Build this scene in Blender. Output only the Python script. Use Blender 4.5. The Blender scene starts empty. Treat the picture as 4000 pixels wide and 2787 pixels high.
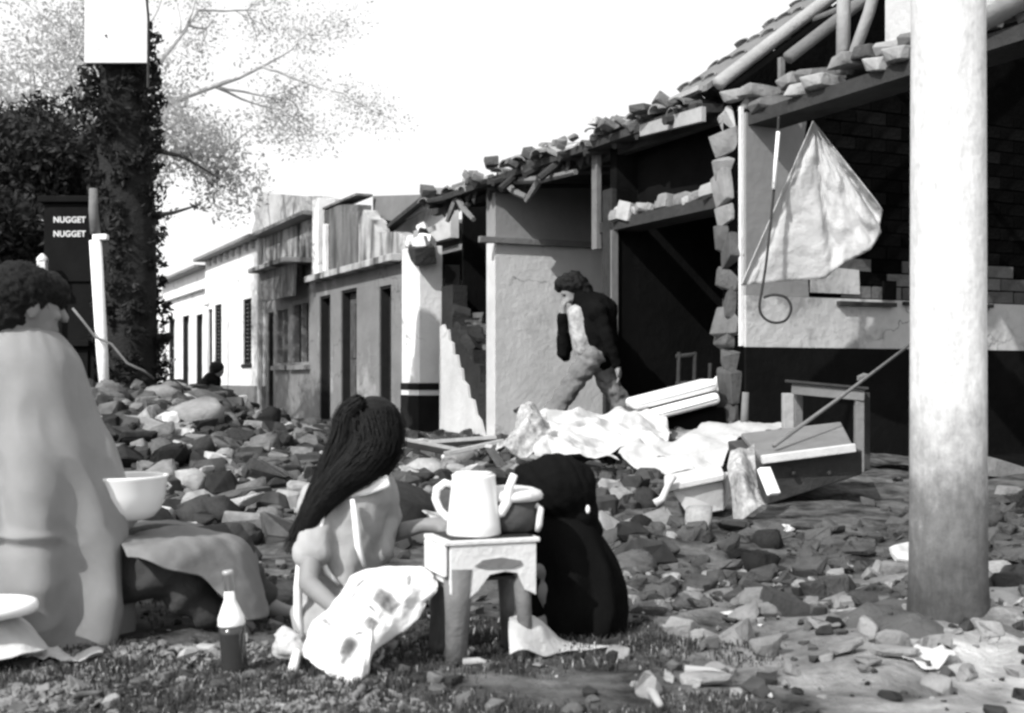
import bpy, bmesh, math, random
import numpy as np
from mathutils import Vector, Matrix, noise, Quaternion

random.seed(7); np.random.seed(7)
R = math.radians
SC = bpy.context.scene
COL = SC.collection

# ------------------------------------------------------------------ camera, sky, sun, exposure
CAM_Z = 0.70
cam_d = bpy.data.cameras.new('camera'); cam = bpy.data.objects.new('camera', cam_d); COL.objects.link(cam)
cam_d.sensor_width = 36.0; cam_d.lens = 36.0 * 2750 / 2296; cam_d.shift_y = 50 / 2296
cam_d.clip_start = 0.05; cam_d.clip_end = 2000
cam.location = (0, 0, CAM_Z); cam.rotation_euler = (R(90), 0, 0)
cam_d.dof.use_dof = True; cam_d.dof.focus_distance = 6.5; cam_d.dof.aperture_fstop = 5.6
SC.camera = cam

SUN_DIR = Vector((-0.62, -0.78, 0.0)).normalized(); SUN_EL = R(38)
w = bpy.data.worlds.new('World'); SC.world = w; w.use_nodes = True
nt = w.node_tree; nt.nodes.clear()
sky = nt.nodes.new('ShaderNodeTexSky'); sky.sky_type = 'NISHITA'; sky.sun_disc = False
sky.sun_elevation = SUN_EL; sky.sun_rotation = math.atan2(SUN_DIR.x, SUN_DIR.y)
sky.dust_density = 2.0; sky.air_density = 1.0; sky.ozone_density = 1.0
bw = nt.nodes.new('ShaderNodeRGBToBW'); bg = nt.nodes.new('ShaderNodeBackground'); wo = nt.nodes.new('ShaderNodeOutputWorld')
bg.inputs['Strength'].default_value = 0.13
hz = nt.nodes.new('ShaderNodeMath'); hz.operation = 'MAXIMUM'; hz.inputs[1].default_value = 5.6      # white, evenly hazy sky all round
nt.links.new(sky.outputs[0], bw.inputs[0]); nt.links.new(bw.outputs[0], hz.inputs[0]); nt.links.new(hz.outputs[0], bg.inputs[0]); nt.links.new(bg.outputs[0], wo.inputs[0])
sd = bpy.data.lights.new('sun', 'SUN'); sd.energy = 3.4; sd.angle = R(0.6); sd.color = (1, 0.995, 0.985)
sun = bpy.data.objects.new('sun', sd); COL.objects.link(sun)
to_sun = Vector((SUN_DIR.x * math.cos(SUN_EL), SUN_DIR.y * math.cos(SUN_EL), math.sin(SUN_EL)))
sun.rotation_euler = to_sun.to_track_quat('Z', 'Y').to_euler()
vs = SC.view_settings; vs.view_transform = 'Standard'; vs.look = 'None'; vs.exposure = 0.6; vs.gamma = 1.0
vs.use_curve_mapping = False
SC.cycles.pixel_filter_type = 'BLACKMAN_HARRIS'; SC.cycles.filter_width = 2.6
SC.cycles.max_bounces = 6; SC.cycles.diffuse_bounces = 3

# ------------------------------------------------------------------ helpers
def P(px, py, Y):
    return Vector(((px - 1148) / 2750 * Y, Y, CAM_Z - (py - 850) / 2750 * Y))

ANG = math.atan2(0.904, -0.427)
FD = Vector((math.cos(ANG), math.sin(ANG), 0)); FN = Vector((-math.sin(ANG), math.cos(ANG), 0))
C0 = Vector((-1.15, 16.0, 0))
def S(px): return (6.402 / ((px - 1148) / 2750 + 0.472) - 16) / 0.904     # distance along the house fronts
def F(s, t, z): return C0 + FD * s + FN * t + Vector((0, 0, z))
MF = Matrix.Translation(C0) @ Matrix.Rotation(ANG, 4, 'Z')

MATS = {}
def mat(name, g, var=0.25, scale=6.0, rough=0.9, bump=0.3, bscale=None, streak=0, dark=None, patch=0.0, rnd=0.0, spec=0.2, trans=0.0, detail=6, coord='Object', crack=0):
    """grey procedural material: two noises for tone, optional vertical streaks / patches / per-object change, bump relief"""
    if name in MATS: return MATS[name]
    m = bpy.data.materials.new(name); m.use_nodes = True; t = m.node_tree; N = t.nodes; L = t.links
    b = N['Principled BSDF']; b.inputs['Roughness'].default_value = rough
    b.inputs['Specular IOR Level'].default_value = spec
    tc = N.new('ShaderNodeTexCoord')
    n1 = N.new('ShaderNodeTexNoise'); n1.inputs['Scale'].default_value = scale; n1.inputs['Detail'].default_value = detail; n1.inputs['Roughness'].default_value = .62
    L.new(tc.outputs[coord], n1.inputs['Vector'])
    n2 = N.new('ShaderNodeTexNoise'); n2.inputs['Scale'].default_value = scale * .23; n2.inputs['Detail'].default_value = 3
    L.new(tc.outputs[coord], n2.inputs['Vector'])
    def mth(op, a, c, clamp=False):
        q = N.new('ShaderNodeMath'); q.operation = op; q.use_clamp = clamp
        for i, v in enumerate((a, c)):
            if isinstance(v, (int, float)): q.inputs[i].default_value = v
            else: L.new(v, q.inputs[i])
        return q.outputs[0]
    s = mth('ADD', mth('MULTIPLY', mth('SUBTRACT', n1.outputs[0], .5), 2.6), mth('MULTIPLY', mth('SUBTRACT', n2.outputs[0], .5), 2.2))
    val = mth('MULTIPLY', mth('ADD', mth('MULTIPLY', s, var), 1.0), g)
    if streak:
        mp = N.new('ShaderNodeMapping'); mp.inputs['Scale'].default_value = (1, 1, .24)
        L.new(tc.outputs[coord], mp.inputs[0])
        n3 = N.new('ShaderNodeTexNoise'); n3.inputs['Scale'].default_value = streak; n3.inputs['Detail'].default_value = 4
        L.new(mp.outputs[0], n3.inputs['Vector'])
        r = N.new('ShaderNodeMapRange'); r.inputs[1].default_value = .42; r.inputs[2].default_value = .62
        L.new(n3.outputs[0], r.inputs[0])
        mx = N.new('ShaderNodeMix'); mx.data_type = 'FLOAT'
        L.new(r.outputs[0], mx.inputs[0]); L.new(val, mx.inputs[2]); L.new(mth('MULTIPLY', val, (dark or .3)), mx.inputs[3]); val = mx.outputs[0]
    if patch:
        n4 = N.new('ShaderNodeTexNoise'); n4.inputs['Scale'].default_value = scale * .3; n4.inputs['Detail'].default_value = 7; n4.inputs['Roughness'].default_value = .7
        L.new(tc.outputs[coord], n4.inputs['Vector'])
        r = N.new('ShaderNodeMapRange'); r.inputs[1].default_value = .56; r.inputs[2].default_value = .62
        L.new(n4.outputs[0], r.inputs[0])
        mx = N.new('ShaderNodeMix'); mx.data_type = 'FLOAT'
        L.new(r.outputs[0], mx.inputs[0]); L.new(val, mx.inputs[2]); L.new(mth('MULTIPLY', val, patch), mx.inputs[3]); val = mx.outputs[0]
    if crack:
        wp = N.new('ShaderNodeTexNoise'); wp.inputs['Scale'].default_value = 3.5; wp.inputs['Detail'].default_value = 5; L.new(tc.outputs[coord], wp.inputs['Vector'])
        va = N.new('ShaderNodeVectorMath'); va.operation = 'MULTIPLY_ADD'; va.inputs[1].default_value = (.5, .5, .5); L.new(wp.outputs['Color'], va.inputs[0]); L.new(tc.outputs[coord], va.inputs[2])
        vo = N.new('ShaderNodeTexVoronoi'); vo.feature = 'DISTANCE_TO_EDGE'; vo.inputs['Scale'].default_value = crack; L.new(va.outputs[0], vo.inputs['Vector'])
        r = N.new('ShaderNodeMapRange'); r.inputs[1].default_value = .004; r.inputs[2].default_value = .016; r.inputs[3].default_value = .45; r.inputs[4].default_value = 1.0; L.new(vo.outputs[0], r.inputs[0])
        gate = N.new('ShaderNodeMapRange'); gate.inputs[1].default_value = .48; gate.inputs[2].default_value = .56; L.new(n2.outputs[0], gate.inputs[0])
        mx = N.new('ShaderNodeMix'); mx.data_type = 'FLOAT'; mx.inputs[2].default_value = 1; L.new(gate.outputs[0], mx.inputs[0]); L.new(r.outputs[0], mx.inputs[3]); val = mth('MULTIPLY', val, mx.outputs[0])
    if rnd:
        oi = N.new('ShaderNodeObjectInfo')
        rr = mth('POWER', oi.outputs['Random'], 2.4)
        val = mth('MULTIPLY', val, mth('ADD', mth('MULTIPLY', rr, rnd), .62))
    val = mth('MAXIMUM', mth('MINIMUM', val, .9), .003)
    cb = N.new('ShaderNodeCombineColor'); 
    for i in range(3): L.new(val, cb.inputs[i])
    L.new(cb.outputs[0], b.inputs['Base Color'])
    if bump:
        nb = N.new('ShaderNodeTexNoise'); nb.inputs['Scale'].default_value = bscale or scale * 4; nb.inputs['Detail'].default_value = 8; nb.inputs['Roughness'].default_value = .65
        L.new(tc.outputs[coord], nb.inputs['Vector'])
        bp = N.new('ShaderNodeBump'); bp.inputs['Strength'].default_value = bump; bp.inputs['Distance'].default_value = .03
        L.new(nb.outputs[0], bp.inputs['Height']); L.new(bp.outputs[0], b.inputs['Normal'])
    if trans:
        tr = N.new('ShaderNodeBsdfTranslucent'); L.new(cb.outputs[0], tr.inputs[0])
        ms = N.new('ShaderNodeMixShader'); ms.inputs[0].default_value = trans
        L.new(b.outputs[0], ms.inputs[1]); L.new(tr.outputs[0], ms.inputs[2]); L.new(ms.outputs[0], N['Material Output'].inputs[0])
    MATS[name] = m
    return m

WHITE = mat('white_plaster', .70, .16, 3, .9, .4, 14, patch=.8, crack=1.3)
CREAM = mat('cream_plaster', .45, .26, 2.5, .9, .5, 12, patch=.6, crack=1.6)
INNER = mat('inner_plaster', .50, .22, 2.2, .9, .45, 10, patch=.72, crack=1.0)
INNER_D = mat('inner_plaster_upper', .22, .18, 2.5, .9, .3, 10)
GREYW = mat('shade_grey_wall', .18, .28, 2.5, .9, .5, 16, patch=1.5, crack=1.4)  # eave and tree shade put into a darker wall colour
STAIN = mat('stained_parapet_plaster', .42, .4, 2.6, .95, .6, 10, streak=3.4, dark=.18, patch=.35)
STAIN2 = mat('mouldy_parapet_plaster', .16, .4, 2.5, .95, .5, 10, streak=3.2, dark=.4, patch=1.6)
DADO = mat('black_dado_paint', .016, .4, 4, .9, .3, spec=.02)
DADO_G = mat('grey_dado_paint', .16, .2, 4, .8, .3)
DARKIN = mat('shade_dark_plaster', .008, .35, 3, 1, .4, spec=0)  # gloom of the rooms put into the wall colour; also the black dado
ADOBE = mat('adobe', .13, .35, 8, 1, .8, 20, rnd=.5)
ADOBE_D = mat('dark_adobe', .035, .4, 8, 1, .8, 20, rnd=.9)  # darker grey of the bare adobe
BRICK_D = mat('near_black_brick', .005, .8, 6, 1, .8, 20, rnd=.8, spec=0)  # near-black tone for the bare brick
RUB = mat('rubble_stone', .115, .35, 9, 1, .8, 26, rnd=1.7)
RUB_D = mat('dark_rubble_stone', .036, .4, 9, 1, .8, 26, rnd=1.2)
RUB_L = mat('pale_rubble_stone', .36, .3, 7, 1, .7, 22, rnd=.7)
TILE = mat('roof_tile', .21, .3, 10, .9, .5, 30, rnd=.9)
WOOD_D = mat('dark_timber', .035, .4, 9, .85, .5, 20)
WOOD_L = mat('pale_timber', .32, .2, 8, .85, .4, 20)
WOOD_M = mat('grey_timber', .15, .25, 8, .85, .4, 20)
DOOR = mat('dark_door_paint', .02, .3, 6, .8, .3, spec=.05)
DOOR_T = mat('worn_door_paint', .085, .5, 7, .8, .5, patch=.4)
LDOOR = mat('haze_pale_door', .40, .12, 5, .7, .2)  # distance haze put into paler doors, shutters and dado
SHEET = mat('metal_sheet', .17, .25, 5, .6, .3)
CONC = mat('pole_concrete', .72, .07, 4, .85, .35, 30)
ENAMEL = mat('white_enamel', .80, .03, 3, .25, .02, spec=.5)
BLACKM = mat('black_iron', .02, .3, 10, .6, .2)
SKIN = mat('skin', .20, .1, 14, .6, .1, spec=.35)
HAIR = mat('black_hair', .009, .4, 30, .6, .4, 80, spec=.12)
BLANKET = mat('pale_wool_blanket', .235, .10, 14, 1, .3, 320)
KNEEC = mat('grey_knee_cloth', .16, .22, 8, 1, .2, 160)
TROUS = mat('grey_trouser_cloth', .05, .16, 12, 1, .4, 60)
LTROUS = mat('pale_trouser_cloth', .17, .4, 7, 1, .4, 40)
DRESS = mat('pale_dress_cloth', .34, .14, 16, 1, .15, 160)
TRIM = mat('white_trim_highlight', .8, .03, 12, 1, .1)  # white of collar and trim, also of the dress-fold highlights
BLACKC = mat('black_shawl_cloth', .006, .3, 12, 1, .2, 90, spec=.02)
SHIRT = mat('pale_shirt_cloth', .30, .6, 26, 1, .3, 60)
SHEETC = mat('white_sheet_cloth', .50, .10, 5, 1, .4, 30, trans=.12)
PATTC = mat('patterned_cloth', .36, .8, 34, 1, .4, 40, trans=.1)
CUSH = mat('white_cushion_vinyl', .8, .03, 5, .55, .12, 20)
BARK_P = mat('pale_bark', .5, .35, 12, 1, .8, 18)
BARK = mat('bark', .020, .45, 12, 1, 1.0, 18)
LEAF_D = mat('dark_leaf', .024, .3, 3, .6, 0, trans=.25)
LEAF_P = mat('haze_pale_leaf', .42, .2, 2, .7, 0, trans=.5)  # overexposure and haze put into a pale leaf colour
LEAF_M = mat('mid_leaf', .09, .3, 2, .6, 0, trans=.3)
BOARD = mat('white_board_paint', .66, .14, 4, .7, .15, streak=3, dark=.82)
BLACKP = mat('black_board_paint', .010, .3, 5, .8, .2, spec=.02)
LETTER = mat('white_letter_paint', .62, .08, 10, .7, .0)
WPOST = mat('white_post_paint', .82, .06, 6, .8, .3)
GRASSM = mat('grass_blade', .055, .3, 3, .8, 0, trans=.25)
LITTER = mat('pale_litter', .42, .3, 9, .9, .3, rnd=.8)
GLASS_C = mat('clear_glass_neck', .3, .05, 5, .08, 0, spec=.8)
GLASS_D = mat('brown_glass', .03, .1, 5, .12, 0, spec=.6)
CASTL = mat('painted_stove_metal', .60, .14, 10, .6, .3, 40, patch=.7)
STOVE_LEG = mat('sooty_stove_leg', .14, .35, 14, .8, .4, 40)
BOXM = mat('grey_box_board', .17, .25, 7, .9, .35, 30)
BOXD = mat('dark_box_board', .055, .4, 7, .9, .35, 30)
BOXL = mat('pale_box_board', .5, .15, 6, .9, .3, 25)

class MB:
    def __init__(s): s.v = []; s.f = []
    def add(s, vs, fs):
        o = len(s.v); s.v += [tuple(p) for p in vs]; s.f += [tuple(i + o for i in q) for q in fs]; return s
    def box(s, x0, x1, y0, y1, z0, z1, M=None):
        vs = [Vector((x, y, z)) for z in (z0, z1) for y in (y0, y1) for x in (x0, x1)]
        if M: vs = [M @ p for p in vs]
        return s.add(vs, [(0, 2, 3, 1), (4, 5, 7, 6), (0, 1, 5, 4), (2, 6, 7, 3), (0, 4, 6, 2), (1, 3, 7, 5)])
    def prism(s, poly, f0, f1):
        """poly: list of 2-d points; f0/f1 map a 2-d point to the two end faces"""
        n = len(poly); vs = [f0(p) for p in poly] + [f1(p) for p in poly]
        return s.add(vs, [tuple(range(n))[::-1], tuple(range(n, 2 * n))] + [(i, (i + 1) % n, n + (i + 1) % n, n + i) for i in range(n)])
    def tube(s, pts, rad, n=10, caps=True, up=None):
        pts = [Vector(p) for p in pts]; k = len(pts)
        if not hasattr(rad, '__len__'): rad = [rad] * k
        o = len(s.v); vs = []
        ref = None
        for i, p in enumerate(pts):
            d = (pts[min(i + 1, k - 1)] - pts[max(i - 1, 0)]).normalized()
            if ref is None:
                ref = d.orthogonal().normalized()
            else:
                ref = (ref - d * ref.dot(d)).normalized()
            b = d.cross(ref)
            for j in range(n):
                a = 2 * math.pi * j / n
                vs.append(p + (ref * math.cos(a) + b * math.sin(a)) * rad[i])
        fs = [(i * n + j, i * n + (j + 1) % n, (i + 1) * n + (j + 1) % n, (i + 1) * n + j) for i in range(k - 1) for j in range(n)]
        if caps: fs += [tuple(range(n))[::-1], tuple((k - 1) * n + j for j in range(n))]
        return s.add(vs, fs)
    def ell(s, c, r, n=16, m=10, M=None):
        c = Vector(c); 
        if not hasattr(r, '__len__'): r = (r, r, r)
        vs = [Vector((0, 0, r[2]))]
        for i in range(1, m):
            a = math.pi * i / m
            for j in range(n):
                b = 2 * math.pi * j / n
                vs.append(Vector((r[0] * math.sin(a) * math.cos(b), r[1] * math.sin(a) * math.sin(b), r[2] * math.cos(a))))
        vs.append(Vector((0, 0, -r[2])))
        if M: vs = [M @ p for p in vs]
        vs = [p + c for p in vs]
        fs = [(0, 1 + j, 1 + (j + 1) % n) for j in range(n)]
        for i in range(m - 2):
            fs += [(1 + i * n + j, 1 + (i + 1) * n + j, 1 + (i + 1) * n + (j + 1) % n, 1 + i * n + (j + 1) % n) for j in range(n)]
        l = len(vs) - 1; b0 = 1 + (m - 2) * n
        fs += [(l, b0 + (j + 1) % n, b0 + j) for j in range(n)]
        return s.add(vs, fs)
    def caps(s, pts, rad, n=12):
        """limb: tube with round ends and joints"""
        if not hasattr(rad, '__len__'): rad = [rad] * len(pts)
        s.tube(pts, rad, n)
        for p, r in zip(pts, rad): s.ell(p, r, n, 8)
        return s
    def lathe(s, prof, c=(0, 0, 0), n=28, M=None):
        c = Vector(c); vs = []
        for r, z in prof:
            for j in range(n):
                a = 2 * math.pi * j / n; p = Vector((r * math.cos(a), r * math.sin(a), z))
                vs.append((M @ p if M else p) + c)
        k = len(prof)
        fs = [(i * n + j, i * n + (j + 1) % n, (i + 1) * n + (j + 1) % n, (i + 1) * n + j) for i in range(k - 1) for j in range(n)]
        fs += [tuple(range(n))[::-1], tuple((k - 1) * n + j for j in range(n))]
        return s.add(vs, fs)
    def mesh(s, name, m=None, smooth=False):
        me = bpy.data.meshes.new(name); me.from_pydata(s.v, [], s.f); me.update()
        bm = bmesh.new(); bm.from_mesh(me); bmesh.ops.recalc_face_normals(bm, faces=bm.faces); bm.to_mesh(me); bm.free()
        if m: me.materials.append(m)
        if smooth: me.polygons.foreach_set('use_smooth', [True] * len(me.polygons))
        return me
    def build(s, name, m, parent=None, smooth=False, bevel=0, sub=0):
        o = link(name, s.mesh(name, m, smooth), parent)
        if bevel:
            q = o.modifiers.new('edge', 'BEVEL'); q.width = bevel; q.segments = 2; q.limit_method = 'ANGLE'
        if sub:
            q = o.modifiers.new('sub', 'SUBSURF'); q.levels = sub; q.render_levels = sub
        return o

def link(name, me, parent=None):
    o = bpy.data.objects.new(name, me); COL.objects.link(o)
    if parent is not None:
        o.parent = parent; o.matrix_parent_inverse = parent_inv(parent)
    return o
WORLD_CHILD = {}
def parent_inv(p):
    """children are given in world coordinates unless the thing is marked local"""
    r = p
    while r.parent is not None: r = r.parent
    if r.get('_local'): return Matrix.Identity(4)
    M = p.matrix_basis.copy(); q = p
    while q.parent is not None:
        M = q.parent.matrix_basis @ q.matrix_parent_inverse @ M; q = q.parent
    return M.inverted()
def tag(o, label=None, cat=None, group=None, kind=None):
    if label: o['label'] = label
    if cat: o['category'] = cat
    if group: o['group'] = group
    if kind: o['kind'] = kind
    return o
def thing(name, label, cat, loc=(0, 0, 0), rz=0, group=None):
    o = bpy.data.objects.new(name, None); COL.objects.link(o); o.location = loc; o.rotation_euler = (0, 0, rz); o.empty_display_size = .1
    o.matrix_basis = Matrix.Translation(Vector(loc)) @ Matrix.Rotation(rz, 4, 'Z')
    return tag(o, label, cat, group)
def on_front(name, label, cat, group=None):
    """thing whose parts are given in (along the house fronts, out to the street, up)"""
    o = thing(name, label, cat, C0, ANG, group); o['_local'] = 1
    return o
def local_thing(name, label, cat, loc, rz=0, group=None):
    o = thing(name, label, cat, loc, rz, group); o['_local'] = 1
    return o

def fbm(p, sc=1.0, o=4):
    return noise.fractal(Vector(p) * sc, 1.0, 2.0, o)

def displaced(me, fn):
    n = len(me.vertices); co = np.empty(n * 3); me.vertices.foreach_get('co', co); co = co.reshape(-1, 3)
    no = np.empty(n * 3); me.vertices.foreach_get('normal', no); no = no.reshape(-1, 3)
    d = np.array([fn(Vector(c), Vector(q)) for c, q in zip(co, no)])
    co += no * d[:, None]; me.vertices.foreach_set('co', co.ravel()); me.update()
    return me

def organic(name, mb, m, parent, voxel=.01, smooth=6, fn=None):
    """union of closed shapes turned into one continuous skin"""
    me0 = mb.mesh('tmp'); o = bpy.data.objects.new('tmp', me0); COL.objects.link(o)
    q = o.modifiers.new('r', 'REMESH'); q.mode = 'VOXEL'; q.voxel_size = voxel
    q = o.modifiers.new('s', 'SMOOTH'); q.factor = .5; q.iterations = smooth
    dg = bpy.context.evaluated_depsgraph_get(); dg.update()
    me = bpy.data.meshes.new_from_object(o.evaluated_get(dg), depsgraph=dg)
    bpy.data.objects.remove(o); bpy.data.meshes.remove(me0)
    me.name = name
    if fn: displaced(me, fn)
    me.materials.clear(); me.materials.append(m); me.polygons.foreach_set('use_smooth', [True] * len(me.polygons))
    return link(name, me, parent)

def crom(vals, t):
    n = len(vals) - 1; x = max(0, min(n - 1e-6, t * n)); i = int(x); f = x - i
    p0, p1, p2, p3 = vals[max(i - 1, 0)], vals[i], vals[i + 1], vals[min(i + 2, n)]
    return tuple(.5 * (2 * b + (c - a) * f + (2 * a - 5 * b + 4 * c - d) * f * f + (3 * b - a - 3 * c + d) * f ** 3) for a, b, c, d in zip(p0, p1, p2, p3))
def draped(rings, nz=60, nth=96, fold=None, cap_top=True, cap_bottom=False):
    """cloth round a body: rings of (cx, cy, z, rx, ry), smooth between them, with folds"""
    mb = MB(); vs = []
    for i in range(nz + 1):
        cx, cy, z, rx, ry = crom(rings, i / nz)
        for j in range(nth):
            a = 2 * math.pi * j / nth
            d = fold(a, i / nz, Vector((cx, cy, z))) if fold else 0
            vs.append((cx + math.cos(a) * (rx + d), cy + math.sin(a) * (ry + d), z))
    fs = [(i * nth + j, i * nth + (j + 1) % nth, (i + 1) * nth + (j + 1) % nth, (i + 1) * nth + j) for i in range(nz) for j in range(nth)]
    if cap_top: fs.append(tuple(range(nth)))
    if cap_bottom: fs.append(tuple(nz * nth + j for j in range(nth))[::-1])
    mb.add(vs, fs)
    return mb

def wall_open(mb, s0, s1, z0, z1, t0, t1, ops):
    xs = sorted({s0, s1, *[a for o in ops for a in o[:2] if s0 < a < s1]})
    for a, b in zip(xs, xs[1:]):
        mid = (a + b) / 2; z = z0
        for o in sorted([o for o in ops if o[0] < mid < o[1]], key=lambda o: o[2]):
            if o[2] > z + 1e-4: mb.box(a, b, t0, t1, z, o[2])
            z = o[3]
        if z < z1 - 1e-4: mb.box(a, b, t0, t1, z, z1)
    return mb

# ------------------------------------------------------------------ ground
def smooth(a, b, x):
    t = max(0, min(1, (x - a) / (b - a))); return t * t * (3 - 2 * t)
def gauss(x, y, cx, cy, rx, ry): return math.exp(-((x - cx) / rx) ** 2 - ((y - cy) / ry) ** 2)
def H(x, y):
    h = .56 * gauss(x, y, -3.45, 12.2, 1.15, 2.6) + .22 * gauss(x, y, -3.0, 9.6, 1.2, 1.6) + .05 * gauss(x, y, -1.7, 9.0, 1.0, 2.0) + .22 * gauss(x, y, 1.3, 10.4, 1.5, 1.5) + .05 * gauss(x, y, 2.4, 7.8, 1.3, .8)
    h += .03 * gauss(x, y, 1.6, 4.9, 1.4, .6) - .05 * gauss(x, y, .9, 4.6, 1.0, .35)
    k = smooth(2.2, 5, y) * (1 - smooth(22, 30, y))
    h += k * .05 * fbm((x, y, 3.1), 1.7) + .012 * fbm((x, y, 9.7), 6.0) * (1 - smooth(22, 30, y))
    h += .05 * gauss(x, y, 1.35, 3.5, .5, .4)
    if 2 < y < 6: h += smooth(.1, .6, x) * smooth(2.3, 2.9, y) * (1 - smooth(5, 6, y)) * .03 * (fbm((x, y, 21), 4.2) + .4 * fbm((x, y, 31), 11))
    return h
def ground():
    def axis(lo, hi, dl, dh, step):
        a = list(np.arange(dl, dh + 1e-6, step)); q = step
        while a[-1] < hi: q *= 1.35; a.append(min(hi, a[-1] + q))
        q = step
        while a[0] > lo: q *= 1.35; a.insert(0, max(lo, a[0] - q))
        return a
    xs = axis(-700, 700, -6, 5, .07); ys = axis(-60, 900, 1.4, 15, .07)
    mb = MB(); nx = len(xs)
    mb.v = [(x, y, H(x, y)) for y in ys for x in xs]
    mb.f = [(j * nx + i, j * nx + i + 1, (j + 1) * nx + i + 1, (j + 1) * nx + i) for j in range(len(ys) - 1) for i in range(nx - 1)]
    me = bpy.data.meshes.new('ground'); me.from_pydata(mb.v, [], mb.f)
    me.polygons.foreach_set('use_smooth', [True] * len(me.polygons))
    m = bpy.data.materials.new('bare_soil'); m.use_nodes = True; t = m.node_tree; N = t.nodes; L = t.links
    b = N['Principled BSDF']; b.inputs['Roughness'].default_value = 1; b.inputs['Specular IOR Level'].default_value = .1
    tc = N.new('ShaderNodeTexCoord')
    def nz(sc, d=7, r=.65):
        q = N.new('ShaderNodeTexNoise'); q.inputs['Scale'].default_value = sc; q.inputs['Detail'].default_value = d; q.inputs['Roughness'].default_value = r
        L.new(tc.outputs['Object'], q.inputs['Vector']); return q.outputs[0]
    rp = N.new('ShaderNodeValToRGB'); e = rp.color_ramp.elements
    e[0].position = .36; e[0].color = (.022,) * 3 + (1,); e[1].position = .70; e[1].color = (.17,) * 3 + (1,)
    L.new(nz(5.5), rp.inputs[0])
    # pale sandy soil towards the lamp pole and in drifts of its own
    sx = N.new('ShaderNodeSeparateXYZ'); L.new(tc.outputs['Object'], sx.inputs[0])
    def mth(op, a, c, cl=False):
        q = N.new('ShaderNodeMath'); q.operation = op; q.use_clamp = cl
        for i, v in enumerate((a, c)):
            if isinstance(v, (int, float)): q.inputs[i].default_value = v
            else: L.new(v, q.inputs[i])
        return q.outputs[0]
    pale = mth('ADD', mth('MULTIPLY', mth('SUBTRACT', sx.outputs[0], .42), 1.3), mth('MULTIPLY', mth('SUBTRACT', nz(1.8), .5), 3.2))
    near = mth('MULTIPLY', mth('SUBTRACT', 4.5, sx.outputs[1]), 1.2, True)
    pale = mth('MULTIPLY', mth('MULTIPLY', pale, 1.0, True), near, True)
    rq = N.new('ShaderNodeValToRGB'); e = rq.color_ramp.elements
    e[0].position = .34; e[0].color = (.12,) * 3 + (1,); e[1].position = .64; e[1].color = (.56,) * 3 + (1,)
    L.new(nz(3.5, 9), rq.inputs[0])
    mx = N.new('ShaderNodeMix'); mx.data_type = 'RGBA'; L.new(pale, mx.inputs[0]); L.new(rp.outputs[0], mx.inputs[6]); L.new(rq.outputs[0], mx.inputs[7])
    L.new(mx.outputs[2], b.inputs['Base Color'])
    bp = N.new('ShaderNodeBump'); bp.inputs['Strength'].default_value = .9; bp.inputs['Distance'].default_value = .04
    L.new(nz(16, 9), bp.inputs['Height']); L.new(bp.outputs[0], b.inputs['Normal'])
    me.materials.append(m)
    tag(link('ground', me), kind='structure')
ground()

# ------------------------------------------------------------------ the row of houses (local axes: s along the fronts, t out to the street, z up)
def rect(mb, s0, s1, t0, t1, z0, z1): return mb.box(s0, s1, t0, t1, z0, z1)
def part_box(name, m, p, s0, s1, t0, t1, z0, z1, bevel=0):
    return MB().box(s0, s1, t0, t1, z0, z1).build(name, m, p, bevel=bevel)

def door(p, s0, s1, z1, m, panels=2, depth=.14, fm=GREYW):
    """recessed leaf with raised panels, frame round the opening"""
    d = part_box('door', m, p, s0 + .04, s1 - .04, -depth - .05, -depth, 0, z1 - .04)
    k = MB(); wd = (s1 - s0 - .08) / panels
    for i in range(panels):
        for a, b in ((.12, .9), (1.02, z1 - .2)):
            k.box(s0 + .04 + i * wd + .05, s0 + .04 + (i + 1) * wd - .05, -depth + .001, -depth + .016, a, b)
    k.build('door_panel', m, d)
    f = MB(); f.box(s0, s0 + .04, -depth - .05, -.02, 0, z1 - .04); f.box(s1 - .04, s1, -depth - .05, -.02, 0, z1 - .04); f.box(s0, s1, -depth - .05, -.02, z1 - .04, z1)
    f.build('door_frame', DOOR, d)
    MB().ell((s0 + .12, -depth + .03, .98), .022, 8, 6).build('handle', BLACKM, d)
    return d
def louvre_window(p, s0, s1, z0, z1, slat_m, frame_m, backm, depth=.12, step=.085):
    f = MB(); e = .045
    f.box(s0, s0 + e, -depth - .02, .012, z0, z1); f.box(s1 - e, s1, -depth - .02, .012, z0, z1)
    f.box(s0 + e, s1 - e, -depth - .02, .012, z1 - e, z1); f.box(s0 + e, s1 - e, -depth - .02, .012, z0, z0 + e)
    mid = (s0 + s1) / 2; f.box(mid - .02, mid + .02, -depth - .02, .006, z0 + e, z1 - e)
    w_ = f.build('window', frame_m, p)
    part_box('pane', backm, w_, s0 + e, s1 - e, -depth - .03, -depth - .021, z0 + e, z1 - e)
    part_box('sill', frame_m, w_, s0 - .05, s1 + .05, -.1, .07, z0 - .07, z0 - .002)
    for a, b in ((s0 + e + .006, mid - .026), (mid + .026, s1 - e - .006)):
        base = None; z = z0 + e + .05
        while z < z1 - e - .04:
            if base is None:
                M = Matrix.Rotation(R(38), 4, 'X')
                mb = MB().box(-(b - a) / 2, (b - a) / 2, -.045, .045, -.007, .007, M); base = mb.mesh('slat', slat_m)
            o = link('slat', base, w_); o.location = ((a + b) / 2, -.05, z); z += step
    return w_
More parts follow.
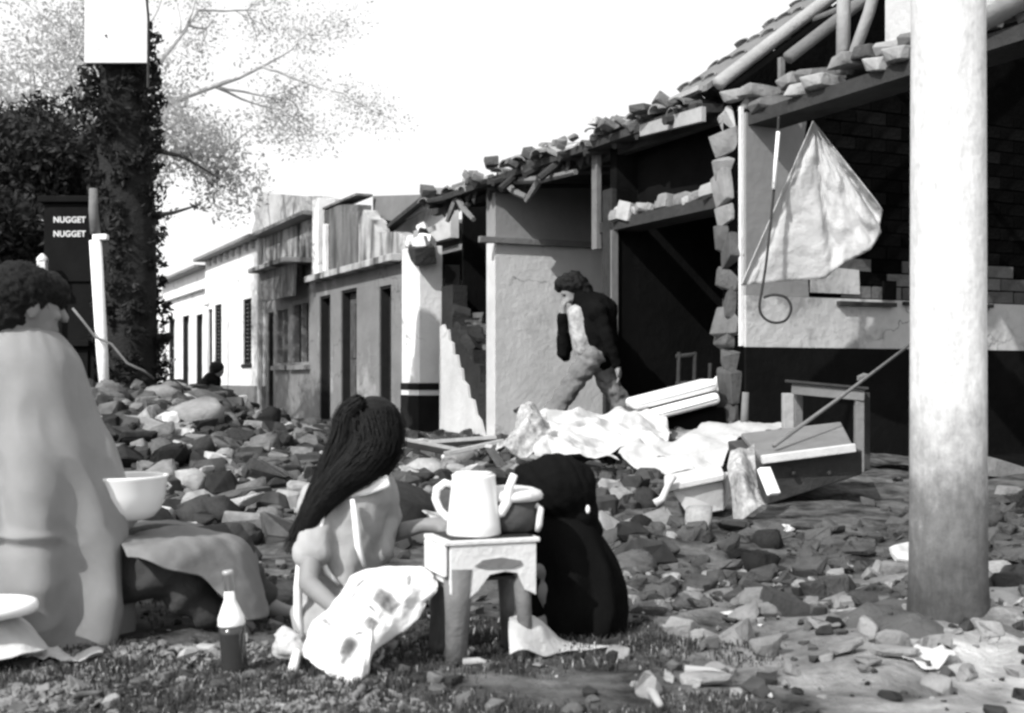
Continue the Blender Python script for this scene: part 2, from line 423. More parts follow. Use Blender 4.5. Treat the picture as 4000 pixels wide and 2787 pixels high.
def plain_window(p, s0, s1, z0, z1, frame_m, paneM, depth=.16):
    f = MB(); e = .05
    f.box(s0, s0 + e, -depth, -.01, z0, z1); f.box(s1 - e, s1, -depth, -.01, z0, z1); f.box(s0 + e, s1 - e, -depth, -.01, z1 - e, z1); f.box(s0 + e, s1 - e, -depth, -.01, z0, z0 + e)
    w_ = f.build('window', frame_m, p)
    mid = (s0 + s1) / 2
    for a, b in ((s0 + e, mid - .02), (mid + .02, s1 - e)):
        part_box('shutter', paneM, w_, a, b, -depth + .02, -depth + .05, z0 + e, z1 - e)
        k = MB()
        for q in range(3):
            h = (z1 - z0 - 2 * e) / 3
            k.box(a + .05, b - .05, -depth + .051, -depth + .065, z0 + e + q * h + .05, z0 + e + (q + 1) * h - .05)
        k.build('shutter_panel', paneM, w_)
    part_box('mullion', frame_m, w_, mid - .02, mid + .02, -depth, -.02, z0 + e, z1 - e)
    part_box('sill', frame_m, w_, s0 - .08, s1 + .08, -.1, .09, z0 - .08, z0 - .002)
    return w_

def ragged_panel(mb, pts, t0, t1):
    """slab seen along t with a hand-drawn outline in (s, z)"""
    return mb.prism(pts, lambda p: (p[0], t0, p[1]), lambda p: (p[0], t1, p[1]))

# corner house -------------------------------------------------------
h = on_front('corner_house', 'grey single-storey corner house with stained parapet, tall dark doors and striped corner pillar', 'house')
D1, D2, D3 = (1.26, 1.77, 0, 2.02), (2.8, 3.59, 0, 2.08), (4.16, 4.77, 0, 2.06)
W1, W2, D4 = (5.4, 6.45, .94, 2.06), (6.75, 7.6, .94, 2.02), (7.82, 8.22, 0, 1.96)
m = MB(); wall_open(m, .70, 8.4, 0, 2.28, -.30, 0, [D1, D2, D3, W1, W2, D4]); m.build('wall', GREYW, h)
for d, mm in ((D1, DOOR), (D2, DOOR_T), (D3, DOOR), (D4, DOOR)): door(h, d[0], d[1], d[3], mm, 1 if d[1] - d[0] < .6 else 2)
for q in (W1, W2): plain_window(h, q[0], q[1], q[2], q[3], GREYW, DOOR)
# corner pillar: bright street face, clean end face, painted bands
CP = (.04, .70)
part_box('pillar', WHITE, h, CP[0], CP[1], -.28, .05, .64, 2.45, .012)
part_box('dado', DADO, h, CP[0] - .012, CP[1] + .012, -.292, .062, 0, .482)
part_box('dado_line', WHITE, h, CP[0] - .004, CP[1] + .004, -.284, .054, .484, .552)
part_box('dado_line', DADO, h, CP[0] - .012, CP[1] + .012, -.292, .062, .554, .638)
part_box('wall_end', DADO, h, -.02, .025, -.5, -.296, 0, 2.2)
# cornice and parapet
part_box('cornice', STAIN, h, .72, 5.0, 0.002, .2, 2.30, 2.40, .01)
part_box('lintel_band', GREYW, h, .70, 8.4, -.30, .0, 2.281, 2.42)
m = MB(); ragged_panel(m, [(.72, 2.42), (2.75, 2.42), (2.75, 3.05), (2.5, 3.22), (2.35, 3.1), (2.1, 3.02), (1.9, 2.82), (1.5, 2.78), (1.1, 2.74), (.72, 2.62)], -.22, -.01)
m.build('parapet', STAIN, h)
m = MB(); ragged_panel(m, [(2.76, 2.42), (4.5, 2.42), (4.5, 3.44), (3.9, 3.46), (3.3, 3.40), (2.76, 3.33)], -.22, .0)
m.build('parapet', STAIN2, h)
part_box('parapet_coping', STAIN2, h, 2.76, 4.5, -.24, .03, 3.465, 3.50)
part_box('pilaster', WHITE, h, 4.52, 4.86, -.2, .1, 2.42, 3.66, .01)
part_box('downpipe', WHITE, h, 4.2, 4.3, .002, .09, 2.42, 3.2, .02)
part_box('parapet', STAIN, h, 4.88, 8.4, -.22, -.0, 2.42, 3.42)
part_box('roof_edge', SHEET, h, 4.88, 8.5, -.4, .26, 3.43, 3.49)
part_box('canopy', STAIN, h, 5.15, 7.75, .002, .5, 2.66, 2.74, .008)
m = MB(); ragged_panel(m, [(5.3, 2.1), (7.4, 2.12), (7.65, 2.655), (5.2, 2.655)], .26, .31); m.build('awning', STAIN2, h)
for s_ in (5.4, 6.4, 7.4): MB().tube([(s_, .02, 2.3), (s_, .26, 2.5)], .015, 6).build('awning_bracket', BLACKM, h)
# slipped roof sheet behind the broken parapet, rib by rib
m = MB(); ragged_panel(m, [(2.93, 3.5), (.86, 3.24), (.80, 3.02), (1.5, 2.97), (1.9, 2.98), (2.5, 3.1), (2.93, 3.25)], -.36, -.30); m.build('roof_sheet', SHEET, h)
m = MB(); m.prism([(.22, 3.24), (2.6, 2.86), (2.6, 2.80), (.22, 3.18)], lambda p: (p[0], -.35, p[1]), lambda p: (p[0], -.2, p[1])); m.build('broken_beam', WOOD_D, h)
m = MB(); ragged_panel(m, [(.3, 2.6), (2.7, 2.6), (2.7, 3.28), (.3, 3.28)], -.62, -.5); m.build('rear_parapet', CREAM, h)
part_box('roof', SHEET, h, 4.9, 8.4, -4.2, -.42, 3.44, 3.5)
m = MB(); ragged_panel(m, [(5.6, 3.5), (5.6, 3.82), (6.2, 3.95), (7.5, 4.12), (9, 4.36), (10.5, 4.58), (10.9, 4.66), (11.0, 4.4), (11.25, 4.3), (11.1, 4.1), (11.4, 3.9), (11.3, 3.5)], -.62, -.45); m.build('gable_wall', CREAM, h)
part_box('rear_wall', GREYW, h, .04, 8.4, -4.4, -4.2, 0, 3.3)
part_box('flat_roof', SHEET, h, .1, 4.86, -4.2, -.64, 2.44, 2.52)
corner_house = h

# white house with louvred windows ----------------------------------
h = on_front('white_house', 'sunlit white house with two louvred windows beyond the grey corner house', 'house')
A, B, Dd = (9.4, 10.15, 1.0, 2.32), (12.2, 12.95, 1.06, 2.36), (13.2, 13.75, 0, 2.3)
m = MB(); wall_open(m, 8.42, 14.0, .56, 3.42, -.3, .04, [A, B, Dd]); m.build('wall', WHITE, h)
m = MB(); wall_open(m, 8.42, 14.0, 0, .558, -.3, .05, [Dd]); m.build('dado', DADO_G, h)
for q in (A, B): louvre_window(h, q[0], q[1], q[2], q[3], SHEET, DOOR, DARKIN)
door(h, 13.2, 13.75, 2.3, DOOR_T, 1)
part_box('roof_edge', SHEET, h, 8.52, 14.1, -.4, .3, 3.43, 3.49)
part_box('roof', SHEET, h, 8.42, 14.0, -4.2, -.42, 3.44, 3.5)
part_box('downpipe', CREAM, h, 8.46, 8.56, .052, .13, .1, 3.4, .02)
part_box('rear_wall', WHITE, h, 8.42, 14.0, -4.4, -4.2, 0, 3.3)
for i in range(9):
    part_box('coping_block', CREAM, h, 8.5 + i * .6, 8.62 + i * .6, .042, .12, 3.28, 3.42)
# farther houses
def far_house(label, s0, s1, zt, wallm, ops, dd, roofm, gable=0):
    h = on_front('white_house', label, 'house', 'white houses down the street')
    m = MB(); wall_open(m, s0, s1, .6, zt, -.3, .0, ops); m.build('wall', wallm, h)
    m = MB(); wall_open(m, s0, s1, 0, .598, -.3, .012, [o for o in ops if o[2] == 0]); m.build('dado', LDOOR, h)
    for o in ops:
        if o[2] == 0: door(h, o[0], o[1], o[3], dd)
        else: plain_window(h, o[0], o[1], o[2], o[3], WHITE, dd)
    part_box('roof_edge', SHEET, h, s0, s1 + .1, -.4, .28, zt + .004, zt + .06)
    part_box('roof', roofm, h, s0, s1, -4.2, -.42, zt + .01, zt + .07)
    part_box('cornice', WHITE, h, s0, s1, .014, .12, zt - .5, zt - .42)
    if gable: part_box('gable_wall', WHITE, h, s0 + .4, s1 - .6, -1.6, -1.2, zt + .07, zt + gable)
    part_box('rear_wall', wallm, h, s0, s1, -4.4, -4.2, 0, zt - .1)
    return h
far_house('white house with pale double doors, next beyond the louvred white house', 14.02, 20.0, 3.3, WHITE, [(14.5, 15.3, 0, 2.25), (16.2, 17.1, 0, 2.3), (18.2, 19.1, 0, 2.3)], LDOOR, SHEET, .55)
far_house('small white house far down the street with grey shuttered windows', 20.02, 27.0, 3.5, WHITE, [(20.8, 21.8, 0, 2.4), (23, 24, .9, 2.3), (25.2, 26.1, 0, 2.4)], LDOOR, SHEET, .4)
far_house('pale house where the row of fronts ends behind the bushes', 27.02, 40.0, 3.3, CREAM, [(28.5, 29.6, 0, 2.3), (32, 33, .9, 2.2), (35, 36, 0, 2.3)], LDOOR, SHEET, .4)
h = local_thing('street_post', 'slim white post with a flared foot standing before the louvred windows', 'post', F(11.3, .55, 0))
MB().lathe([(.16, 0), (.15, .12), (.09, .3), (.055, .42), (.05, 1.2), (.045, 2.25)], n=14).build('shaft', WPOST, h, True)
MB().lathe([(.07, 2.251), (.075, 2.3), (.05, 2.36), (.005, 2.4)], n=14).build('cap', WPOST, h, True)

# ruined house --------------------------------------------------------
h = on_front('ruined_house', 'collapsed adobe house with dark rooms, pale inner wall and broken tiled roof', 'house')
# cross walls going back from the street
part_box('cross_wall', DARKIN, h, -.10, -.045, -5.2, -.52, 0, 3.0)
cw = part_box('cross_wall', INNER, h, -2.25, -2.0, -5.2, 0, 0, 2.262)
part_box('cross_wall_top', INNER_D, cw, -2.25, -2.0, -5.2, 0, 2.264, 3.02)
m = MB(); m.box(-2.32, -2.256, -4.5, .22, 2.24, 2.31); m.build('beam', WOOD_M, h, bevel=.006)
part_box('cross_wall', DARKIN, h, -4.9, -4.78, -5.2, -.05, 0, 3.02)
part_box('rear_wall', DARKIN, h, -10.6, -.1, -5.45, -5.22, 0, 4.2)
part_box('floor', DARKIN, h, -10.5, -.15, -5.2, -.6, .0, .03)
# roof sheet over the rooms, sagging towards the corner
rf = MB(); rf.prism([(.16, 2.95), (-5.3, 3.36), (-5.3, 3.30), (.16, 2.88)], lambda p: (-6.55, p[0], p[1]), lambda p: (-.45, p[0], p[1]))
roof = rf.build('roof', WOOD_D, h)
# barrel tiles
prof = [(math.cos(a) * .095, math.sin(a) * .06) for a in np.linspace(0, math.pi, 7)]
def tile_mesh(nm, L=.42):
    mb = MB(); vs = []
    for y, sc in ((0, 1.0), (L, .84)):
        for (x, z) in prof: vs.append((x * sc, y, z * sc))
        for (x, z) in prof[::-1]: vs.append((x * sc * .82, y, z * sc * .8 - .002))
    n = 14
    fs = [(i, (i + 1) % n, n + (i + 1) % n, n + i) for i in range(n)] + [tuple(range(n))[::-1], tuple(range(n, 2 * n))]
    mb.add(vs, fs); return mb.mesh(nm, TILE)
TILEM = tile_mesh('tile')
rr = random.Random(5)
for row in range(3):
    for i in range(32):
        s_ = -.55 - i * .188
        if row == 0 and rr.random() < .5: continue
        if rr.random() < .2: continue
        o = link('tile', TILEM, roof)
        t_ = .20 - row * .36 + rr.uniform(-.05, .05)
        drop = .1 * rr.random() ** 3 if row == 0 else 0
        o.location = (s_ + rr.uniform(-.02, .02), t_, 2.98 + row * .02 - drop + rr.uniform(0, .025) + .03 * math.sin(i * .5))
        o.rotation_euler = (R(rr.uniform(-2, 14)), R(rr.uniform(-14, 14)), R(180 + rr.uniform(-22, 22)))
# loose tiles and clods heaped on the eave, hanging rafters
for i in range(12):
    s_ = rr.uniform(-6.0, -.8); o = link('tile', TILEM, roof)
    o.location = (s_, rr.uniform(-.35, .12), 3.04 + rr.uniform(0, .05)); o.rotation_euler = (rr.uniform(-.25, .25), rr.uniform(-.25, .25), rr.uniform(0, 6.3))
for i in range(15):
    s_ = -.7 - i * .40 + rr.uniform(-.08, .08); L_ = rr.uniform(.05, .35); dr = rr.uniform(0, .18) if 1 < i < 9 else .02
    m = MB(); m.tube([(s_, -1.2, 2.99), (s_ + rr.uniform(-.05, .05), L_ - .2, 2.90), (s_ + rr.uniform(-.1, .1), L_, 2.88 - dr)], [.05, .048, .04], 7)
    m.build('rafter', WOOD_D, h)
for i, (sa, za, sb, zb) in enumerate([(-1.2, 2.95, -1.9, 2.55), (-2.6, 2.9, -3.3, 2.62), (-3.7, 2.92, -3.3, 2.58), (-1.3, 2.95, -1.1, 2.62), (-2.9, 2.86, -4.4, 2.72)]):
    MB().tube([(sa, .05, za), ((sa + sb) / 2, .1, (za + zb) / 2 - .03), (sb, .12, zb)], [.045, .04, .03], 6).build('hanging_lath', WOOD_M, h)
part_box('eave_beam', WOOD_D, h, -6.5, -.1, -.16, -.06, 2.82, 2.92)
# pale fascia boards near the gable
MB().prism([(-5.7, 2.93), (-6.66, 2.90), (-6.66, 2.78), (-5.7, 2.83)], lambda p: (p[0], .14, p[1]), lambda p: (p[0], .18, p[1])).build('fascia_board', WOOD_L, h)
MB().prism([(-5.3, 3.06), (-6.55, 3.10), (-6.55, 3.06), (-5.3, 3.02)], lambda p: (p[0], .1, p[1]), lambda p: (p[0], .14, p[1])).build('ridge_board', WOOD_L, h)
MB().prism([(-4.9, 3.0), (-5.1, 3.13), (-5.25, 3.1), (-5.3, 3.0)], lambda p: (p[0], .0, p[1]), lambda p: (p[0], .12, p[1])).build('broken_board', WOOD_M, h)
# front wall remains: jamb strip, lintel over the black doorway
part_box('front_wall', ADOBE_D, h, -4.9, -4.72, -.3, 0, 0, 2.5)
part_box('front_wall_edge', WOOD_M, h, -4.66, -4.56, -.02, .03, 1.95, 3.0)
part_box('void_panel', DARKIN, h, -6.58, -4.62, -.34, -.28, 2.32, 3.02)  # black panel standing in for the dark void above the lintel
part_box('lintel', WOOD_D, h, -6.6, -4.64, -.3, .0, 2.10, 2.2)
part_box('door_jamb', WOOD_M, h, -4.93, -4.905, -.05, .02, .1, 2.1)
def block_mesh(nm, sx, sy, sz, m, seed, r=.3):
    rnd = random.Random(seed); bm = bmesh.new()
    for i in range(18):
        u = Vector((rnd.uniform(-1, 1), rnd.uniform(-1, 1), rnd.uniform(-1, 1))); mx_ = max(abs(c) for c in u)
        u = u / (mx_ ** (1 - r)) if mx_ else u
        bm.verts.new((u.x * sx, u.y * sy, u.z * sz))
    for c in [(a, b, d) for a in (-1, 1) for b in (-1, 1) for d in (-1, 1)]:
        q = rnd.uniform(.72, .98); bm.verts.new((c[0] * sx * q, c[1] * sy * q, c[2] * sz * q))
    res = bmesh.ops.convex_hull(bm, input=bm.verts)
    bmesh.ops.delete(bm, geom=[v for v in bm.verts if not v.link_faces], context='VERTS')
    bmesh.ops.bevel(bm, geom=bm.edges[:], offset=.08 * min(sx, sy, sz), segments=1, affect='EDGES', clamp_overlap=True)
    me = bpy.data.meshes.new(nm); bm.to_mesh(me); bm.free(); me.materials.append(m); return me
LBL = [block_mesh('lintel_stone', .12, .08, .055, RUB_L, i) for i in range(4)]
for i in range(15):
    s_ = -4.75 - i * .128; o = link('lintel_stone', LBL[i % 4], h); o.location = (s_ + rr.uniform(-.03, .03), -.08 + rr.uniform(-.05, .04), 2.23 + rr.uniform(0, .03)); o.rotation_euler = (rr.uniform(-.4, .4), rr.uniform(-.4, .4), rr.uniform(-.6, .6))
    sc_ = rr.uniform(.5, 1.15); o.scale = (sc_, sc_, sc_ * (1.5 if i % 5 == 3 else .9))
# broken masonry left standing on the corner pillar
TB = [block_mesh('broken_block', .1, .09, .075, q, 90 + i) for i, q in enumerate((WHITE, RUB_L, ADOBE_D, STAIN))]
for s_, t_, z_, k_, q_ in ((.10, -.08, 2.50, 0, 1.1), (.30, -.1, 2.52, 3, 1.2), (.52, -.1, 2.50, 1, 1.0), (.20, -.08, 2.63, 2, .8), (.42, -.1, 2.62, 3, .9), (.62, -.12, 2.55, 0, 1.2), (.33, -.1, 2.72, 0, .7), (.02, -.12, 2.66, 1, .5), (-.02, .04, 2.33, 2, 1.7), (-.08, .08, 2.47, 0, 1.0), (.12, .06, 2.44, 3, .8)):
    o = link('broken_block', TB[k_], corner_house); o.location = (s_, t_, z_); o.scale = (q_, q_, q_); o.rotation_euler = (rr.uniform(-.4, .4), rr.uniform(-.4, .4), rr.uniform(-1, 1))
# adobe lumps, broken tile and matted reed along the eave
EB = [block_mesh('eave_lump', .09, .08, .05, q, 110 + i) for i, q in enumerate((TILE, RUB, RUB_L, ADOBE, TILE))]
for i in range(52):
    s_ = -.45 - i * .117; o = link('eave_lump', EB[rr.randrange(5)], h); q_ = rr.uniform(.45, 1.15)
    o.location = (s_ + rr.uniform(-.05, .05), rr.uniform(-.05, .28), 3.02 + rr.uniform(-.05, .05) + .03 * math.sin(i * .7)); o.scale = (q_, q_, q_ * rr.uniform(.7, 1.2)); o.rotation_euler = (rr.uniform(-.6, .6), rr.uniform(-.6, .6), rr.uniform(-1.5, 1.5))
for i in range(17):
    s_ = -.9 - i * .23 + rr.uniform(-.08, .08); l_ = rr.uniform(.10, .26); m = MB(); a_ = rr.uniform(-.5, .5); w_ = rr.uniform(.05, .12)
    ragged_panel(m, [(s_ - w_, 2.93), (s_ + w_, 2.93), (s_ + w_ * .7 + a_ * l_, 2.93 - l_ * .7), (s_ + a_ * l_, 2.93 - l_), (s_ - w_ * .6 + a_ * l_, 2.93 - l_ * .6)], .02 + .01 * (i % 5), .035 + .01 * (i % 5)); m.build('hanging_reed', WOOD_D, h)
# broken wall stub: plastered face, raw adobe break running down
pl = [(-.62, .0), (-.62, 1.36), (-.74, 1.38), (-.80, 1.30), (-.90, 1.31), (-.93, 1.17), (-1.04, 1.14), (-1.06, 1.0), (-1.18, .99), (-1.24, .84), (-1.33, .82), (-1.36, .68), (-1.5, .62), (-1.55, .47), (-1.68, .45), (-1.76, .28), (-1.88, .22), (-2.02, 0)]
stub = ragged_panel(MB(), pl, -.002, .03).build('wall_stub', INNER, h)
pl2 = [(-.60, .0), (-.60, 1.44), (-.95, 1.46), (-.97, 1.34), (-1.2, 1.33), (-1.22, 1.2), (-1.4, 1.19), (-1.42, 1.05), (-1.6, 1.04), (-1.62, .88), (-1.8, .86), (-1.83, .66), (-2.0, .64), (-2.03, .42), (-2.18, .4), (-2.19, 0)]
ragged_panel(MB(), pl2, -.44, -.004).build('adobe_core', ADOBE_D, stub)
AB = [block_mesh('adobe_block', .13, .16, .06, (ADOBE_D, ADOBE)[i % 2], 30 + i) for i in range(4)]
for i in range(30):
    f = i / 29; s_ = -.8 - f * 1.36; z_ = 1.5 - f * 1.15
    o = link('adobe_block', AB[i % 4], stub); o.location = (s_ + rr.uniform(-.06, .06), (-.14, -.34)[i % 2] + rr.uniform(-.06, .06), z_ + rr.uniform(-.05, .07)); o.rotation_euler = (rr.uniform(-.4, .4), R(-40) + rr.uniform(-.5, .5), rr.uniform(-.5, .5)); q_ = rr.uniform(.5, 1.0); o.scale = (q_, q_, q_ * 1.2)
part_box('side_post', ADOBE_D, h, -.50, -.12, -.40, -.20, 0, 1.9)

# gabled house with the hanging cloth ----------------------------------
h = on_front('gabled_ruin', 'gutted house with exposed roof timbers, brick ledge and cloth-hung inner wall', 'house')
# cross wall with black dado, cream band, raw adobe above, rising to the gable
g0 = (-6.9, -7.05)
m = MB(); m.prism([(-5.0, 0), (0, 0), (0, 3.05), (-2.6, 4.95), (-5.0, 3.3)], lambda p: (-6.98, p[0], p[1]), lambda p: (-6.70, p[0], p[1]))
cw = m.build('cross_wall', BRICK_D, h)
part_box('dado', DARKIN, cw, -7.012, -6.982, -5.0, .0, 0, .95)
part_box('plaster_band', CREAM, cw, -7.010, -6.982, -5.0, .0, .952, 1.36)
m = MB(); m.prism([(0, 1.362), (-.62, 1.362), (-.60, 1.7), (-.66, 2.1), (-.55, 2.5), (-.6, 2.8), (0, 2.8)], lambda p: (-7.008, p[0], p[1]), lambda p: (-6.982, p[0], p[1])); m.build('plaster_patch', INNER_D, cw)
m = MB(); m.prism([(-.64, 1.40), (-1.15, 1.40), (-1.14, 1.6), (-.66, 1.62)], lambda p: (-7.006, p[0], p[1]), lambda p: (-6.982, p[0], p[1])); m.build('plaster_patch', CREAM, cw)
BR = [MB().box(-.02, .02, -.155, .155, -.05, .05).mesh('brick', q) for q in (BRICK_D, ADOBE, BRICK_D)]
for row in range(15):
    z_ = 1.42 + row * .112
    for i in range(9):
        t_ = -.8 - i * .325 - (.16 if row % 2 else 0)
        if row < 2 and t_ > -1.1: continue
        if z_ > 2.9 and rr.random() < .3: continue
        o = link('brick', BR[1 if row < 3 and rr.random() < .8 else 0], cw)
        o.location = (-6.972 + rr.uniform(-.007, .005), t_, z_); o.rotation_euler = (rr.uniform(-.02, .02), 0, 0)
part_box('wall_slot', DARKIN, cw, -7.03, -7.012, -1.52, -1.38, 1.36, 1.52)
part_box('shelf_batten', WOOD_D, cw, -7.06, -7.012, -1.5, -.9, 1.30, 1.335)
part_box('shelf_batten', WOOD_D, cw, -7.06, -7.012, -2.6, -1.6, 1.32, 1.35)
# brick pillar where the front wall broke away
pil = part_box('pillar', ADOBE, h, -6.95, -6.68, -.34, -.06, 0, 2.9)
part_box('plaster_edge', WHITE, pil, -6.98, -6.952, -.32, .03, .96, 2.85)
PB = [block_mesh('broken_block', .15, .12, .10, q, 50 + i) for i, q in enumerate((RUB_L, ADOBE, RUB_L, ADOBE, RUB))]
for i in range(16):
    z_ = .12 + i * .175; hi = z_ > 1.9
    o = link('broken_block', PB[(0 if i % 2 else 2) if hi else (1, 3, 4)[i % 3]], pil)
    o.location = (-6.78 + rr.uniform(-.05, .05) + (.07 if i in (10, 12) else 0), -.07 + rr.uniform(-.03, .03), z_ + rr.uniform(-.04, .04)); o.rotation_euler = (rr.uniform(-.4, .4), rr.uniform(-.4, .4), rr.uniform(-.6, .6))
    o.scale = (rr.uniform(.75, 1.05), 1, rr.uniform(.7, 1.7))
# ledge of bricks on a beam over the opening
part_box('ledge_beam', WOOD_D, h, -11.5, -6.72, -.34, -.02, 2.70, 2.80)
LB = [block_mesh('ledge_brick', .11, .17, .05, q, 70 + i) for i, q in enumerate((RUB_L, TILE, RUB_L, RUB))]
for row in range(2):
    for i in range(22):
        s_ = -6.75 - i * .215 - row * .1
        if rr.random() < (.12 if row == 0 else .3): continue
        o = link('ledge_brick', LB[rr.randrange(4)], h); o.location = (s_, -.14 + rr.uniform(-.05, .06), 2.845 + row * .095 + rr.uniform(-.01, .02)); o.rotation_euler = (rr.uniform(-.15, .15), rr.uniform(-.15, .15), rr.uniform(-.25, .25))
# roof timbers and what is left of the covering
def RS(s_, m_, dz=0): return Vector((s_, -m_, 3.12 + m_ * .73 + dz))
m = MB(); pl = [RS(-6.62, -.1), RS(-6.62, 2.6), RS(-6.05, 2.6), RS(-5.98, 1.5), RS(-6.1, .8), RS(-6.0, .1), RS(-6.2, -.1)]
m.add([p for p in pl] + [p + Vector((0, 0, .05)) for p in pl], [tuple(range(7))[::-1], tuple(range(7, 14))] + [(i, (i + 1) % 7, 7 + (i + 1) % 7, 7 + i) for i in range(7)])
cov = m.build('roof_covering', WOOD_M, h)
for c_ in range(3):
    for k_ in range(8):
        if rr.random() < .2: continue
        o = link('tile', TILEM, cov); o.location = RS(-6.08 - c_ * .19, .02 + k_ * .3, .06 + rr.uniform(0, .02)); o.rotation_euler = (R(-36 + rr.uniform(-5, 5)), R(rr.uniform(-6, 6)), R(180 + rr.uniform(-6, 6)))
m = MB(); m.tube([RS(-6.7, -.05, .0), RS(-6.7, 1.3, .02), RS(-6.7, 2.6, .0)], .06, 8); m.build('verge_rafter', WOOD_L, h, True)
for s_ in (-7.6, -9.9, -10.6): MB().tube([RS(s_, -.05), RS(s_ + .03, 2.6)], .05, 8).build('rafter', WOOD_M, h, True)
for m_ in (.9, 1.9): MB().tube([RS(-6.5, m_, -.07), RS(-11, m_ + .05, -.07)], .035, 7).build('purlin', WOOD_M, h, True)
MB().tube([(-7.98, -.14, 2.9), (-8.0, -.14, 3.9)], .05, 8).build('roof_post', WOOD_L, h, True)
MB().tube([(-8.0, -.16, 2.9), (-8.19, -.2, 3.3), (-8.3, -.3, 3.9)], .042, 8).build('roof_brace', WOOD_L, h, True)
pier = part_box('plaster_pier', CREAM, h, -8.80, -8.46, -.34, -.1, 2.93, 4.0)
# curved haunch that makes the arch beside the pier
hp = [(-8.46, 3.32)] + [(-8.46 + .26 * math.cos(a) - .0, 3.32 + .2 * math.sin(a)) for a in np.linspace(0, math.pi / 2, 6)][::-1] + [(-8.46, 3.3)]
m = MB(); ragged_panel(m, [(-8.458, 3.3), (-8.458, 3.9), (-8.2, 3.9), (-8.2, 3.62), (-8.27, 3.56), (-8.36, 3.47), (-8.42, 3.38)], -.33, -.12); m.build('arch_haunch', CREAM, pier)
part_box('roof_post', WOOD_M, h, -7.24, -7.20, -.2, -.16, 2.92, 3.2)
part_box('front_wall', ADOBE_D, h, -11.6, -9.75, -.36, -.04, 0, 2.69)
MB().tube([(-9.3, .0, 2.86), (-11.5, .1, 3.2)], .07, 8).build('slipped_rafter', WOOD_L, h, True)
part_box('wall_batten', WOOD_M, h, -11.5, -9.76, -.035, -.0, 1.36, 1.42)

# ------------------------------------------------------------------ trees, kiosk, posts on the plaza side
def leaf_mesh(name, clumps, m, seed, size=(.04, .09), per=90, squash=.8):
    """many small bent leaves gathered in clumps (x, y, z, radius)"""
    rnd = np.random.RandomState(seed); V = []; Fc = []
    for (cx, cy, cz, r) in clumps:
        n = int(per * (r / .35) ** 2)
        d = rnd.normal(size=(n, 3)); d /= np.linalg.norm(d, axis=1)[:, None]
        p = d * (r * rnd.uniform(.15, 1, (n, 1)) ** .55) * np.array([1, 1, squash]) + np.array([cx, cy, cz])
        for q in p:
            a = rnd.normal(size=3); a /= np.linalg.norm(a); b = np.cross(a, rnd.normal(size=3)); b /= np.linalg.norm(b); c = np.cross(a, b)
            L = rnd.uniform(*size); W = L * rnd.uniform(.3, .55); o = len(V)
            V += [q - a * L, q + b * W + c * L * .12, q + a * L, q - b * W + c * L * .12]
            Fc.append((o, o + 1, o + 2)); Fc.append((o, o + 2, o + 3))
    me = bpy.data.meshes.new(name); me.from_pydata([tuple(v) for v in V], [], Fc); me.materials.append(m); return me
def grow(rnd, p, d, L, r, depth, mb, tips):
    k = 5; pts = [p.copy()]; rads = [r]
    for i in range(k):
        d = (d + Vector((rnd.uniform(-.22, .22), rnd.uniform(-.22, .22), rnd.uniform(-.06, .16)))).normalized()
        p = p + d * (L / k); pts.append(p.copy()); rads.append(max(r * (1 - .55 * (i + 1) / k), .006))
    mb.tube(pts, rads, 7)
    tips.append(pts[-1])
    if depth == 0: tips.append(pts[-3]); return
    for i in range(rnd.choice((3, 4))):
        a = rnd.uniform(0, 6.28); q = d.orthogonal().normalized(); q = Quaternion(d, a) @ q
        grow(rnd, pts[rnd.choice((-1, -2, -3))], (d * .75 + q * rnd.uniform(.5, .95)).normalized(), L * rnd.uniform(.55, .75), rads[-1] * .9, depth - 1, mb, tips)
def tree(label, base, trunkh, r, leafm, seed, lean=(0, 0, 1), L=1.6, depth=3, clump=(.3, .55), per=90, size=(.04, .09), limbs=4, keep=1.0, barkm=None, group=None, cat='tree'):
    rnd = random.Random(seed); t = thing('tree', label, cat, base, 0, group); mb = MB(); tips = []
    d = Vector(lean).normalized(); p = Vector(base) - Vector((0, 0, .2)); top = p + d * (trunkh + .2)
    mid = (p + top) / 2 + Vector((rnd.uniform(-.1, .1), rnd.uniform(-.1, .1), 0))
    mb.tube([p, p + d * .25, mid, top], [r * 1.5, r * 1.1, r, r * .85], 12)
    for i in range(limbs):
        a = 6.28 * i / limbs + rnd.uniform(-.4, .4)
        grow(rnd, top - d * rnd.uniform(0, trunkh * .35), (Vector((math.cos(a), math.sin(a), rnd.uniform(.35, 1.1)))).normalized(), L, r * .6, depth - 1, mb, tips)
    tr = mb.build('trunk', barkm or BARK, t, True)
    cl = [(q.x, q.y, q.z, rnd.uniform(*clump)) for q in tips if rnd.random() < keep]
    me = leaf_mesh('crown', cl, leafm, seed, size, per)
    link('crown', me, t)
    return t
tree('dark leafy tree behind the black kiosk and the thick trunk', (-6.35, 15.3, 0), 2.5, .16, LEAF_D, 11, L=1.15, clump=(.32, .52), per=200, size=(.035, .075))
tree('haze-pale tree rising high behind the dark leafy tree', (-7.7, 19.5, 0), 3.6, .2, LEAF_P, 12, barkm=BARK_P, L=1.9, clump=(.35, .6), per=95, size=(.022, .055), limbs=5)
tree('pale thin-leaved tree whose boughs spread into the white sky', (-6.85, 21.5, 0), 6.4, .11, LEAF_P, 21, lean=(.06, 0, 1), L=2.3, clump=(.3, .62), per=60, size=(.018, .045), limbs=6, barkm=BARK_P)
tree('low grey bush tree at the far end of the street', (-8.3, 24, 0), .7, .08, LEAF_P, 14, L=.7, depth=3, clump=(.3, .5), per=80, size=(.03, .07))

